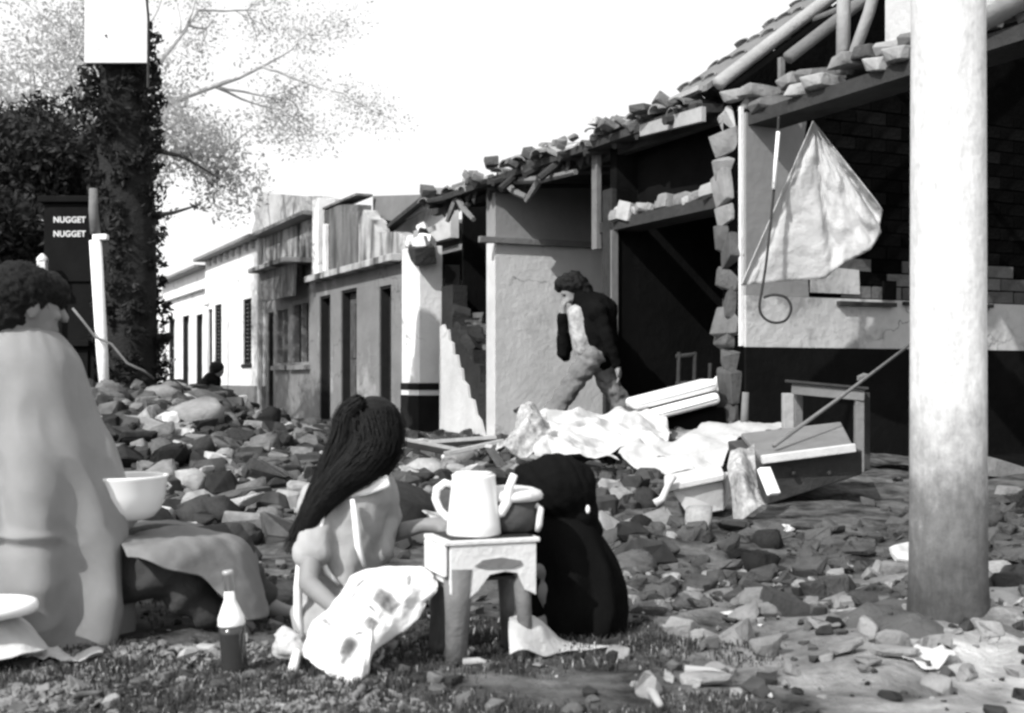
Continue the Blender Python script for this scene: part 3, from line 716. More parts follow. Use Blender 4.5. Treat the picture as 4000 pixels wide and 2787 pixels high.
# thick trunk wrapped in creeper, with the white board nailed high on it
TX, TY = -3.92, 12.5
t = thing('tree', 'very thick dark creeper-clad trunk with a white board nailed near its top', 'tree', (TX, TY, H(TX, TY)))
rnd = random.Random(3); mb = MB(); pts = []; rad = []
for i, (z, r) in enumerate([(-.2, .40), (.3, .30), (.9, .27), (1.5, .28), (2.1, .30), (2.7, .31), (3.3, .29), (4.0, .25), (5.2, .22)]):
    pts.append((TX + .05 * math.sin(z * 1.3), TY, z)); rad.append(r * .9)
mb.tube(pts, rad, 22); tr = mb.build('trunk', BARK, t, True, sub=1)
cl = []
for i in range(260):
    z = rnd.uniform(.1, 4.4); a = rnd.uniform(0, 6.28); k = .30 + .04 * math.sin(z * 2.2); k *= (.82 if z < 1.1 else 1)
    cl.append((TX + .05 * math.sin(z * 1.3) + math.cos(a) * k, TY + math.sin(a) * k, z, rnd.uniform(.06, .13)))
for z, dx, r in ((2.6, .34, .10), (2.2, .36, .08), (3.45, -.46, .2)):
    cl.append((TX + dx, TY - .1, z, r))
link('ivy', leaf_mesh('ivy', cl, LEAF_D, 4, (.025, .055), 420, 1.0), t)
for k_, (z, dx, dz) in enumerate(((3.05, .8, -.35), (2.35, .6, .1))):
    mb = MB(); p = [Vector((TX + .2, TY, z)), Vector((TX + .2 + dx * .5, TY - .1, z + dz * .3)), Vector((TX + .2 + dx, TY - .2, z + dz))]
    mb.tube(p, [.03, .018, .006], 6); b_ = mb.build('bough', BARK, t)
    tag(link('sprig', leaf_mesh('sprig', [(p[1].x, p[1].y, p[1].z, .10), (p[2].x, p[2].y, p[2].z, .14)], LEAF_M, 40 + k_, (.02, .05), 120), b_), kind='stuff')
q0, q1 = P(192, -70, 12.1), P(333, 144, 12.1)
t = local_thing('signboard', 'blank white wooden board nailed on the creeper-clad trunk', 'signboard', (0, 0, 0))
MB().box(q0.x, q1.x, 12.06, 12.1, q1.z, q0.z).build('board', BOARD, t, bevel=.006)
MB().tube([(q1.x + .012, 12.04, q1.z - .25), (q1.x + .02, 12.04, q1.z + .4), (q1.x - .03, 12.04, q0.z)], .014, 6).build('edge_lath', WOOD_D, t)
MB().box(q0.x + .1, q1.x - .05, 12.102, 12.16, q1.z + .3, q1.z + .36).build('batten', WOOD_M, t)

# black kiosk with two lines of lettering
KX0, KX1, KY = (98 - 1148) / 2750 * 12.9, (212 - 1148) / 2750 * 12.9, 12.9
kt = local_thing('kiosk', 'tall black street kiosk bearing two rows of white lettering', 'kiosk', (0, 0, 0))
MB().box(KX0, KX1, KY, KY + .7, 0, 2.55).build('body', BLACKP, kt, bevel=.012)
MB().box(KX0 - .05, KX1 + .04, KY - .06, KY + .75, 2.552, 2.62).build('roof', BLACKP, kt, bevel=.01)
MB().box(KX0 + .06, KX1 - .03, KY - .028, KY - .002, 1.72, 2.5).build('sign_panel', BLACKP, kt, bevel=.006)
MB().box(KX0 + .06, KX1 - .06, KY - .03, KY - .002, .1, 1.0).build('front_panel', BLACKP, kt, bevel=.006)
MB().box(KX0 + .03, KX1 - .03, KY - .1, KY - .002, 1.04, 1.1).build('counter', BLACKP, kt, bevel=.006)
for k_, py in enumerate((500.5, 532)):
    fc = bpy.data.curves.new('lettering', 'FONT'); fc.body = 'NUGGET'; fc.size = .088; fc.extrude = .004; fc.offset = .0022; fc.space_character = 1.04
    to = bpy.data.objects.new('t', fc); COL.objects.link(to)
    dg = bpy.context.evaluated_depsgraph_get(); me = bpy.data.meshes.new_from_object(to.evaluated_get(dg)); bpy.data.objects.remove(to)
    me.name = 'lettering'; me.materials.clear(); me.materials.append(LETTER)
    xs = [v.co.x for v in me.vertices]; sx_ = (72 / 2750 * KY) / (max(xs) - min(xs)); x0 = min(xs)
    for v in me.vertices: v.co.x = (v.co.x - x0) * sx_
    o = link('lettering', me, kt); q = P(123, py, KY); o.location = (q.x, KY - .034, q.z); o.rotation_euler = (R(90), 0, 0)
# small white stepped finial box to the kiosk's side
t = local_thing('lamp_post', 'small white stepped lamp on a thin post beside the black kiosk', 'lamp', (P(95, 600, 12.7).x, 12.7, 0))
MB().tube([(0, 0, 0), (0, 0, 1.74)], .025, 8).build('post', BLACKP, t)
MB().box(-.075, .075, -.06, .06, 1.74, 1.81).build('lamp_base', BOARD, t, bevel=.008)
MB().box(-.045, .045, -.045, .045, 1.812, 1.92).build('lamp_glass', BOARD, t, bevel=.008)
MB().lathe([(.06, 1.922), (.055, 1.95), (.02, 1.99), (.004, 2.0)], n=12).build('lamp_cap', BOARD, t)

# leaning whitewashed post
t = local_thing('street_post', 'leaning whitewashed post standing between the black kiosk and the thick trunk', 'post', (0, 0, 0))
a_, b_ = P(214, 540, 11.8), P(236, 905, 11.8)
g_ = P(238, 985, 11.8)
MB().tube([b_, b_ * .7 + a_ * .3, a_], [.040, .055, .058], 14).build('shaft', WPOST, t, True)
MB().tube([g_, b_ - Vector((0, 0, .003))], [.05, .05], 14).build('dark_foot', BARK, t, True)  # lower end of the post, much darker than the shaft
MB().box(a_.x - .02, a_.x + .12, 11.76, 11.84, a_.z + .005, a_.z + .06).build('bracket', WPOST, t, bevel=.01)
MB().tube([a_ + Vector((0, 0, .065)), a_ + Vector((-.02, 0, .30)), a_ + Vector((-.02, 0, .50))], [.05, .045, .04], 10).build('upper_shaft', WOOD_M, t, True)
t = tag(MB().tube([P(163, 692, 11.7), P(190, 725, 11.68), P(214, 757, 11.68), P(250, 772, 11.66), P(285, 815, 11.65), P(322, 832, 11.68), P(345, 850, 11.8)], .013, 6).build('drooping_branch', WOOD_M, None, True), 'thin bare pale branch drooping across the leaning white post', 'branch')

# ------------------------------------------------------------------ lamp pole in front
PX = (2126 - 1148) / 2750 * 3.42
t = local_thing('street_pole', 'thick pale concrete street pole with a grimy foot standing close by', 'pole', (PX, 3.42, 0))
mb = MB(); prof = [(.118, -.1), (.112, .04), (.106, .15), (.1035, .4), (.1020, .8), (.1005, 1.4), (.098, 2.2), (.094, 3.4), (.085, 5.5)]
mb.lathe(prof, n=40); me = mb.mesh('shaft', None, True)
pm = bpy.data.materials.new('grimy_pole_concrete'); pm.use_nodes = True; T = pm.node_tree; N = T.nodes; Lk = T.links; b = N['Principled BSDF']; b.inputs['Roughness'].default_value = .9; b.inputs['Specular IOR Level'].default_value = .15
tc = N.new('ShaderNodeTexCoord'); sx = N.new('ShaderNodeSeparateXYZ'); Lk.new(tc.outputs['Object'], sx.inputs[0])
nz = N.new('ShaderNodeTexNoise'); nz.inputs['Scale'].default_value = 7; nz.inputs['Detail'].default_value = 8; nz.inputs['Roughness'].default_value = .7; Lk.new(tc.outputs['Object'], nz.inputs[0])
ad = N.new('ShaderNodeMath'); ad.operation = 'MULTIPLY_ADD'; ad.inputs[1].default_value = .62; Lk.new(nz.outputs[0], ad.inputs[0]); Lk.new(sx.outputs[2], ad.inputs[2])
rp = N.new('ShaderNodeValToRGB'); e = rp.color_ramp.elements
e[0].position = .34; e[0].color = (.05,) * 3 + (1,); e[1].position = 1.16; e[1].color = (.55,) * 3 + (1,)
e2 = rp.color_ramp.elements.new(.66); e2.color = (.15,) * 3 + (1,)
Lk.new(ad.outputs[0], rp.inputs[0]); n3 = N.new('ShaderNodeTexNoise'); n3.inputs['Scale'].default_value = 38; n3.inputs['Detail'].default_value = 9; n3.inputs['Roughness'].default_value = .8; mp = N.new('ShaderNodeMapping'); mp.inputs['Scale'].default_value = (1, 1, .35); Lk.new(tc.outputs['Object'], mp.inputs[0]); Lk.new(mp.outputs[0], n3.inputs[0])
mr = N.new('ShaderNodeMapRange'); mr.inputs[1].default_value = .3; mr.inputs[2].default_value = .62; mr.inputs[3].default_value = .58; mr.inputs[4].default_value = 1.12; Lk.new(n3.outputs[0], mr.inputs[0])
mm = N.new('ShaderNodeMix'); mm.data_type = 'RGBA'; mm.blend_type = 'MULTIPLY'; mm.inputs[0].default_value = .85; Lk.new(rp.outputs[0], mm.inputs[6]); Lk.new(mr.outputs[0], mm.inputs[7]); Lk.new(mm.outputs[2], b.inputs['Base Color'])
bp = N.new('ShaderNodeBump'); bp.inputs['Strength'].default_value = .35; bp.inputs['Distance'].default_value = .01; n2 = N.new('ShaderNodeTexNoise'); n2.inputs['Scale'].default_value = 40; n2.inputs['Detail'].default_value = 6
Lk.new(tc.outputs['Object'], n2.inputs[0]); Lk.new(n2.outputs[0], bp.inputs['Height']); Lk.new(bp.outputs[0], b.inputs['Normal'])
me.materials.append(pm); link('shaft', me, t)
o = link('soil_collar', displaced(MB().ell((0, 0, 0), (.30, .26, .055), 40, 14).mesh('soil_collar', mat('collar_soil', .09, .35, 12, 1, .8, 30), True), lambda p, n: .035 * fbm(p, 8)), t); o.location = (-.03, .0, .0)

# ------------------------------------------------------------------ rubble
def stone_mesh(nm, seed, m, kind):
    rnd = random.Random(seed); bm = bmesh.new()
    for c in [(x, y, z) for x in (-1, 1) for y in (-1, 1) for z in (-1, 1)]:
        k = rnd.uniform(.5, .95) if kind != 'lump' else rnd.uniform(.38, .72)
        bm.verts.new(Vector((c[0] * k * rnd.uniform(.8, 1.1), c[1] * k * rnd.uniform(.8, 1.1), c[2] * k * rnd.uniform(.8, 1.1))))
    for i in range(rnd.randint(8, 13)):
        u = Vector((rnd.gauss(0, 1), rnd.gauss(0, 1), rnd.gauss(0, 1))).normalized()
        u = u / max(abs(c) for c in u) ** (.6 if kind == 'block' else .25)
        bm.verts.new(u * rnd.uniform(.78, .98))
    bmesh.ops.convex_hull(bm, input=bm.verts)
    bmesh.ops.delete(bm, geom=[v for v in bm.verts if not v.link_faces], context='VERTS')
    bmesh.ops.dissolve_limit(bm, angle_limit=.22, verts=bm.verts, edges=bm.edges)
    bmesh.ops.bevel(bm, geom=bm.edges[:], offset=.14, segments=2, affect='EDGES', clamp_overlap=True)
    q = {'block': (1, .75, .6), 'lump': (1, .85, .72), 'slab': (1.25, .95, .28)}[kind]
    for v in bm.verts:
        v.co = Vector((v.co.x * q[0], v.co.y * q[1], v.co.z * q[2])); v.co += v.co.normalized() * (.10 * noise.noise(v.co * 2.2 + Vector((seed, 0, 0))) + .04 * noise.noise(v.co * 6 + Vector((0, seed, 0))))
    for f in bm.faces: f.smooth = kind == 'lump'
    me = bpy.data.meshes.new(nm); bm.to_mesh(me); bm.free(); me.materials.append(m); return me
KINDS_ = ['lump', 'block', 'lump', 'slab', 'block', 'lump']
ST = {k: [stone_mesh('rubble_stone', i * 7 + j * 31, k, KINDS_[i % 6]) for i in range(9)] for j, k in enumerate((RUB, RUB_D, RUB_L))}
def clear_of_furniture(x, y): return not ((1.05 < x < 2.45 and 6.7 < y < 9.2) or (.7 < x < 1.85 and 5.75 < y < 6.71))
def stone(x, y, r, m, label, group, rnd, cat='stone', i=None, dz=0, rot=None):
    o = bpy.data.objects.new('rubble_stone', ST[m][rnd.randrange(9) if i is None else i]); COL.objects.link(o)
    o.location = (x, y, H(x, y) + r * .30 + dz); o.scale = (r, r * rnd.uniform(.8, 1.15), r * rnd.uniform(.8, 1.1))
    o.rotation_euler = rot or (rnd.uniform(-.5, .5), rnd.uniform(-.5, .5), rnd.uniform(0, 6.28))
    return tag(o, label, cat, group)
rnd = random.Random(77)
MARKS = {'street': [(-3.9, 12.2, 'the thick creeper-clad trunk'), (-3.9, 11.4, 'the leaning white post'), (-1.1, 4.9, 'the enamel basin'), (-3.0, 11.4, 'the largest pale boulder'), (-1.65, 7.2, 'the long flat pale slab'), (-1.7, 8.2, 'the smooth pale cobble'),
                    (-1.2, 6.0, 'the long-haired person'), (-2.9, 13.0, 'the foot of the white house'), (-2.2, 11.0, 'the white squarish block'), (-1.8, 10.6, 'the grey house doors'), (-1.0, 11.5, 'the striped corner pillar'), (-3.4, 8.4, 'the head of the blanketed person'),
                    (-2.6, 9.6, 'the pale wedge stone in the heap'), (-.5, 8.0, 'the long pale plank'), (-2.4, 6.3, 'the blanketed shoulder'), (-.5, 6.0, 'the coffee pot handle')],
         'yard': [(.5, 4.2, 'the black shawl'), (.6, 6.6, 'the patterned cloth heap'), (1.1, 6.4, 'the pale box'), (1.9, 6.4, 'the dark chest'), (1.05, 3.9, 'the rounded pale stone'), (2.6, 6.6, 'the table frame'), (1.3, 3.9, 'the street pole'), (2.2, 4.6, 'the brick-dark wall behind the pole'), (.75, 5.5, 'the pale flat shard'), (1.5, 5.2, 'the white slat')],
         'door': [(-.9, 9.0, 'the crossed pale planks'), (-.6, 10.9, 'the broken wall stub'), (.1, 8.9, 'the patterned cloth heap'), (.5, 10.9, 'the feet of the walker'), (1.0, 9.4, 'the rumpled white sheet'), (1.5, 10.3, 'the white cushions'), (-1.1, 10.8, 'the striped corner pillar')]}
USED = set()
GROUPS = {'street': 'stones of the street rubble heap', 'yard': 'stones strewn before the gabled ruin', 'door': 'stones below the black doorway'}
TONE = {RUB: 'grey', RUB_D: 'dark', RUB_L: 'pale'}
SHAPE = {'lump': 'rounded adobe lump', 'block': 'squarish broken block', 'slab': 'flat broken slab'}
ZONES = [  # place, how many, where, sizes, shares of grey / dark / pale
    ('street', 150, lambda: (rnd.gauss(-2.5, 1.25), rnd.uniform(5.2, 13.2)), (.07, .215), (.52, .28, .20)),
    ('yard', 62, lambda: (rnd.uniform(.3, 3.1), rnd.uniform(3.9, 7.2)), (.03, .13), (.36, .5, .14)),
    ('door', 42, lambda: (rnd.uniform(-1.3, 1.7), rnd.uniform(8.0, 11.4)), (.06, .2), (.45, .4, .15)),
]
for place, n, pos, (r0, r1), wts in ZONES:
    k = 0
    while k < n:
        x, y = pos()
        if abs(x - PX) < .28 and y < 3.9: continue
        if (Vector((x, y, 0)) - C0).dot(FN) < .25 or not clear_of_furniture(x, y) or (y > 9 and -.9 < x < .2 and rnd.random() < .7): continue
        r = r0 + (r1 - r0) * rnd.random() ** 2.2
        u = rnd.random(); m = RUB if u < wts[0] else RUB_D if u < wts[0] + wts[1] else RUB_L
        i = rnd.choice((0, 2, 5, 6, 8)) if place == 'street' and rnd.random() < .45 else rnd.randrange(9); q = (r - r0) / (r1 - r0); size = 'big' if q > .5 else 'middling' if q > .16 else 'small'
        lms = sorted(MARKS[place], key=lambda a: (a[0] - x) ** 2 + (a[1] - y) ** 2)
        for lm in lms[:3] + lms[:1]:
            dy, dx = y - lm[1], x - lm[0]
            side = ('beyond' if dy > 0 else 'before') if abs(dy) > abs(dx) * 1.5 else 'beside' if dy > 0 else 'close by'
            lab = f"{size} {TONE[m]} {SHAPE[KINDS_[i % 6]]} {side} {lm[2]}"
            if lab not in USED: break
        USED.add(lab)
        stone(x, y, r, m, lab, GROUPS[place], rnd, i=i); k += 1
# the big ones that can be named one by one
def big(px, py, Y0_, r, m, label, i, rot, sc=(1, 1, 1)):
    Y = 3.0                                  # walk out along the line of sight to where the heap's surface lies
    while P(px, py, Y).z > H(P(px, py, Y).x, Y) + r * .12 and Y < 13.5: Y += .05
    p = P(px, py, Y); o = bpy.data.objects.new('rubble_stone', ST[m][i]); COL.objects.link(o); r = r * Y / Y0_
    o.location = (p.x, Y, p.z); o.scale = (r * sc[0], r * sc[1], r * sc[2]); o.rotation_euler = rot
    return tag(o, label, 'stone')
big(425, 938, 11.4, .44, RUB_L, 'largest pale boulder, highest in the street heap', 0, (.2, -.25, .5), (1, .8, .62))
big(345, 962, 11.0, .26, RUB_L, 'pale flat chunk lying against the big boulder near the thick trunk', 3, (.15, .1, .2), (1.2, .9, 1))
big(470, 905, 12.6, .34, RUB, 'grey rounded clod just behind the largest pale boulder', 2, (.1, .5, .3), (1, 1, .7))
big(573, 1062, 8.2, .13, RUB_L, 'smooth pale cobble in the street heap above the long flat slab', 5, (.1, .3, .2))
big(520, 1096, 7.2, .2, RUB_L, 'long flat pale slab lying in front of the street heap', 3, (.08, .05, .1), (1.1, .7, .6))
big(572, 962, 11.2, .15, RUB_L, 'white squarish block in the street heap below the grey house', 1, (.1, .2, .4))
big(685, 975, 10.6, .16, RUB_L, 'pale squared block nearest the foot of the grey house', 4, (.2, .1, .9))
big(440, 1000, 9.6, .15, RUB_L, 'pale wedge-shaped stone under the largest boulder', 1, (.5, .2, .3))
big(1500, 1060, 7.8, .10, RUB_L, 'pale oval stone beside the pale box on the rubble', 2, (.1, .2, .4))
big(1395, 1120, 6.9, .11, RUB_L, 'pale angular stone showing just beside the black shawl', 1, (.4, .2, .8))
big(1372, 1195, 5.4, .085, RUB_L, 'pale triangular flake leaning close behind the black shawl', 3, (.9, .5, .5))
big(1460, 1185, 5.6, .12, RUB_L, 'pale flat shard lying before the box on the dirt', 3, (.3, -.3, .3))
big(1393, 1255, 4.6, .055, RUB_L, 'small pale stone low beside the black shawl', 2, (.3, .2, 1.3))
big(1700, 1352, 3.95, .085, RUB_L, 'rounded pale stone halfway between the black shawl and the pole', 5, (.2, .2, .5))
big(1755, 1362, 3.85, .10, RUB, 'grey cleft stone next to the rounded pale stone near the pole', 1, (.2, .35, .2))
big(2240, 1290, 4.4, .09, RUB_L, 'pale lump on the dirt beyond the pole', 5, (.2, .1, .3))
big(2245, 1060, 6.6, .13, RUB_L, 'white chunk of plaster behind the pole against the dark wall', 4, (.1, .2, .3))
big(2265, 1110, 6.2, .09, RUB_L, 'smaller white chunk of plaster in front of the white chunk behind the pole', 1, (.1, .2, .3))
big(2060, 1500, 2.95, .045, RUB_L, 'pale pebble-like stone on the sand before the pole', 2, (.1, .1, .3))
# small stuff
def scatter(name, n, pos, r0, r1, m, seed, pw=2.5):
    rnd = random.Random(seed); bases = []
    for me in ST[RUB][:6]:
        bm = bmesh.new(); bm.from_mesh(me); bmesh.ops.convex_hull(bm, input=bm.verts)
        bmesh.ops.dissolve_limit(bm, angle_limit=.5, verts=bm.verts, edges=bm.edges); bmesh.ops.triangulate(bm, faces=bm.faces); bm.verts.index_update()
        bases.append((np.array([v.co[:] for v in bm.verts]), np.array([[v.index for v in f.verts] for f in bm.faces]))); bm.free()
    Vs = []; Fs = []; o = 0; A = []
    for i in range(n):
        x, y = pos(rnd)
        if (Vector((x, y, 0)) - C0).dot(FN) < .15 or (not clear_of_furniture(x, y) and y < 8.6): continue
        r = r0 + (r1 - r0) * rnd.random() ** pw; bv, bf = bases[rnd.randrange(len(bases))]
        M = np.array(Matrix.Rotation(rnd.uniform(0, 6.3), 3, 'Z') @ Matrix.Rotation(rnd.uniform(-.8, .8), 3, 'X'))
        Vs.append(bv @ M.T * r + np.array([x, y, H(x, y) + r * .22])); Fs.append(bf + o); o += len(bv); A += [rnd.random()] * len(bv)
    me = bpy.data.meshes.new(name); me.from_pydata(np.concatenate(Vs).tolist(), [], np.concatenate(Fs).tolist())
    at = me.attributes.new('tone', 'FLOAT', 'POINT'); at.data.foreach_set('value', A)
    me.materials.append(m)
    return tag(link(name, me), kind='stuff')
gm = bpy.data.materials.new('mixed_rubble'); gm.use_nodes = True; T = gm.node_tree; N = T.nodes; Lk = T.links; b = N['Principled BSDF']; b.inputs['Roughness'].default_value = 1; b.inputs['Specular IOR Level'].default_value = .1
an = N.new('ShaderNodeAttribute'); an.attribute_name = 'tone'
rp = N.new('ShaderNodeValToRGB'); e = rp.color_ramp.elements
e[0].position = 0; e[0].color = (.02,) * 3 + (1,); e[1].position = 1; e[1].color = (.5,) * 3 + (1,)
for p_, v_ in ((.5, .065), (.8, .13), (.93, .26)):
    q = rp.color_ramp.elements.new(p_); q.color = (v_,) * 3 + (1,)
Lk.new(an.outputs['Fac'], rp.inputs[0])
nz = N.new('ShaderNodeTexNoise'); nz.inputs['Scale'].default_value = 18; nz.inputs['Detail'].default_value = 6
mm = N.new('ShaderNodeMix'); mm.data_type = 'RGBA'; mm.blend_type = 'MULTIPLY'; mm.inputs[0].default_value = .7; tc = N.new('ShaderNodeTexCoord'); Lk.new(tc.outputs['Object'], nz.inputs[0])
mr = N.new('ShaderNodeMapRange'); mr.inputs[1].default_value = .3; mr.inputs[2].default_value = .7; mr.inputs[3].default_value = .5; mr.inputs[4].default_value = 1.3; Lk.new(nz.outputs[0], mr.inputs[0])
Lk.new(rp.outputs[0], mm.inputs[6]); Lk.new(mr.outputs[0], mm.inputs[7]); Lk.new(mm.outputs[2], b.inputs['Base Color'])
gd = mat('dark_earthy_rubble', .075, .75, 7, 1, .9, 30)
scatter('rubble', 3000, lambda r: (r.gauss(-2.5, 1.5), r.uniform(4.6, 14.5)), .03, .16, gm, 1)
scatter('rubble', 2600, lambda r: (r.uniform(.1, 3.6), r.uniform(3.75, 9.2)), .012, .085, gd, 2)
scatter('rubble', 900, lambda r: (r.uniform(-1.6, 2.2), r.uniform(7.5, 12.5)), .03, .14, gm, 3)
scatter('clods', 260, lambda r: (r.uniform(.25, 1.9), r.uniform(2.7, 4.6)), .012, .065, mat('clod_soil', .22, .6, 9, 1, .7, 30), 6, 2.2)
scatter('gravel', 1600, lambda r: (r.uniform(-1.8, 2.2), r.uniform(2.0, 4.6)), .006, .035, gm, 4, 3)

# ------------------------------------------------------------------ people
def hand(mb, wrist, d, up, s=1.0, curl=.5, side=1):
    """palm, four unequal bent fingers and a thumb; d points along the hand, up is the back of the hand"""
    d = d.normalized(); up = (up - d * up.dot(d)).normalized(); x = d.cross(up) * side
    L = .082 * s
    mb.caps([wrist, wrist + d * L * .5, wrist + d * L], [.026 * s, .030 * s, .026 * s], 8)
    mb.caps([wrist + d * L * .85 - x * .024 * s, wrist + d * L * .85 + x * .026 * s], [.015 * s, .015 * s], 8)
    for k, (off, ln) in enumerate(((-.027, .066), (-.009, .076), (.010, .071), (.028, .056))):
        p0 = wrist + d * L * .95 + x * off * s; p1 = p0 + (d * math.cos(curl * .6) - up * math.sin(curl * .6)) * ln * .45 * s
        p2 = p1 + (d * math.cos(curl * 1.5) - up * math.sin(curl * 1.5)) * ln * .32 * s
        p3 = p2 + (d * math.cos(curl * 2.2) - up * math.sin(curl * 2.2)) * ln * .26 * s
        mb.caps([p0, p1, p2, p3], [.0095 * s, .009 * s, .008 * s, .007 * s], 7)
    t0 = wrist + d * L * .3 - x * .024 * s
    mb.caps([t0, t0 + (d * .7 - x * .7 - up * .2).normalized() * .036 * s, t0 + (d * .7 - x * .7 - up * .2).normalized() * .036 * s + (d * .9 - up * .3).normalized() * .03 * s], [.013 * s, .011 * s, .008 * s], 7)
def head(mb, c, face, up, s=1.0):
    """skull with nose, brow, lips, chin and ears; face = looking direction"""
    f = face.normalized(); up = (up - f * up.dot(f)).normalized(); x = f.cross(up)
    M = Matrix((x, f, up)).transposed().to_4x4()
    def q(a, b, z): return c + (x * a + f * b + up * z) * s
    mb.ell(c, (.074 * s, .092 * s, .098 * s), 16, 12, M)
    mb.ell(q(0, .035, -.055), (.055 * s, .055 * s, .062 * s), 14, 10, M)
    mb.ell(q(0, .062, -.098), (.026 * s, .022 * s, .020 * s), 10, 8, M)
    mb.caps([q(0, .088, .01), q(0, .108, -.025)], [.010 * s, .014 * s], 8)
    mb.ell(q(0, .082, .022), (.05 * s, .016 * s, .012 * s), 10, 8, M)
    mb.ell(q(0, .082, -.062), (.024 * s, .014 * s, .008 * s), 10, 6, M); mb.ell(q(0, .080, -.074), (.021 * s, .013 * s, .008 * s), 10, 6, M)
    for sg in (-1, 1):
        mb.ell(q(sg * .076, -.005, -.02), (.010 * s, .02 * s, .032 * s), 8, 8, M)
        mb.ell(q(sg * .036, .070, -.028), (.02 * s, .016 * s, .014 * s), 8, 6, M)
def eyes(c, face, up, s, parent):
    f = face.normalized(); up = (up - f * up.dot(f)).normalized(); x = f.cross(up)
    for sg in (-1, 1): MB().ell(c + (x * sg * .031 + f * .084 + up * 0.002) * s, .0105 * s, 8, 6).build('eye', HAIR, parent, True)
def strands(name, guides, n, spread, w, m, parent, seed=0, steps=10):
    """ribbons of hair following a guide path [(point, radius), ...]"""
    rnd = random.Random(seed); mb = MB()
    for i in range(n):
        a = rnd.uniform(0, 6.283); k = rnd.random() ** .5; t0 = rnd.uniform(0, .25); t1 = rnd.uniform(.72, 1.0); ph = rnd.uniform(0, 6)
        pts = []
        for j in range(steps + 1):
            t = t0 + (t1 - t0) * j / steps; v = crom(guides, t); c = Vector(v[:3]); r = v[3] * (k * .85 + .30 + .12 * math.sin(t * 7 + ph * 2)) if spread else v[3]
            d = (Vector(crom(guides, min(t + .02, 1))[:3]) - Vector(crom(guides, max(t - .02, 0))[:3])).normalized()
            ax = d.cross(Vector((0, 1, 0))).normalized(); ay = d.cross(ax)
            aa = a + .35 * math.sin(t * 4 + ph)
            pts.append((c + (ax * math.cos(aa) + ay * math.sin(aa)) * r, d, (ax * -math.sin(aa) + ay * math.cos(aa))))
        o = len(mb.v); vs = []
        for j, (p, d, tn) in enumerate(pts):
            ww = w * (1 - .75 * j / steps); vs += [p - tn * ww, p + tn * ww]
        mb.add(vs, [(2 * j, 2 * j + 1, 2 * j + 3, 2 * j + 2) for j in range(steps)])
    return mb.build(name, m, parent, True)
def foldnoise(sc, amp, seed=0):
    def fn(p, n): return amp * (fbm((p.x * sc, p.y * sc, p.z * sc * .45 + seed), 1.0, 3)) + amp * .35 * noise.noise(p * sc * 3 + Vector((seed, 0, 0)))
    return fn

# 1: person wrapped in the pale blanket, seated side-on with a basin in the lap
D1_ = 3.3; u = D1_ / 2750
t = thing('person', 'person wrapped in a pale blanket with short black hair, seated with knees drawn forward', 'person', P(60, 1440, D1_))
b = MB(); hc = P(58, 680, D1_) ; fdir = Vector((.72, .62, -.12)); up = Vector((.05, .1, 1))
head(b, hc, fdir, up, 1.0)
b.caps([hc + Vector((-.02, -.02, -.06)), P(46, 790, D1_ + .01)], [.055, .06], 12)
b.caps([P(40, 850, 3.32), P(40, 1000, 3.33), P(48, 1180, 3.34), P(55, 1290, 3.34)], [.085, .11, .13, .14], 16)
b.caps([P(45, 850, 3.27), P(45, 850, 3.40)], [.06, .06], 12)
for sy, kx, ky, kd, fx, fy, fd in ((1, 515, 1225, 3.62, 590, 1352, 3.62), (-1, 408, 1290, 3.36, 478, 1378, 3.40)):
    hp = P(90, 1285, 3.42 + .07 * sy); kn = P(kx, ky, kd); an = P(fx, fy, fd)
    b.caps([hp, hp.lerp(kn, .5) + Vector((0, 0, .01)), kn], [.078, .066, .052], 12)
    b.caps([kn, kn.lerp(an, .4) + Vector((-.01, 0, 0)), an], [.050, .046, .03], 12)
    b.caps([an, an + Vector((.05, -.01, -.022)), an + Vector((.105, -.02, -.03))], [.03, .026, .018], 8)
el = P(100, 1150, 3.27); wr = P(205, 1150, 3.33)
b.caps([P(45, 860, 3.27), el], [.05, .040], 10); b.caps([el, wr], [.038, .028], 10); hand(b, wr, Vector((1, .15, -.1)), Vector((0, -1, .2)), .95, .7)
el = P(140, 1150, 3.55); wr = P(215, 1150, 3.48)
b.caps([P(60, 850, 3.44), el], [.05, .042], 10); b.caps([el, wr], [.038, .028], 10); hand(b, wr, Vector((1, -.05, -.1)), Vector((0, 1, .2)), .95, .7, -1)
organic('body', b, SKIN, t, .0062, 5)
eyes(hc, fdir, up, 1.0, t)
# trousers
b = MB()
for sy, kx, ky, kd, fx, fy, fd in ((1, 515, 1225, 3.62, 590, 1352, 3.62), (-1, 408, 1290, 3.36, 478, 1378, 3.40)):
    hp = P(90, 1285, 3.42 + .07 * sy); kn = P(kx, ky, kd); an = P(fx, fy, fd)
    b.caps([hp, hp.lerp(kn, .5) + Vector((0, 0, .01)), kn], [.098, .086, .070], 14)
    b.caps([kn, kn.lerp(an, .45) + Vector((-.015, 0, -.01)), an.lerp(kn, .12)], [.068, .066, .050], 14)
b.ell(P(80, 1300, 3.34), (.16, .19, .12), 14, 10)
organic('trousers', b, TROUS, t, .009, 4, lambda p, n: .008 * fbm(p, 8) + .006 * math.sin(p.x * 40 - p.z * 55 + 4 * fbm(p, 4)))
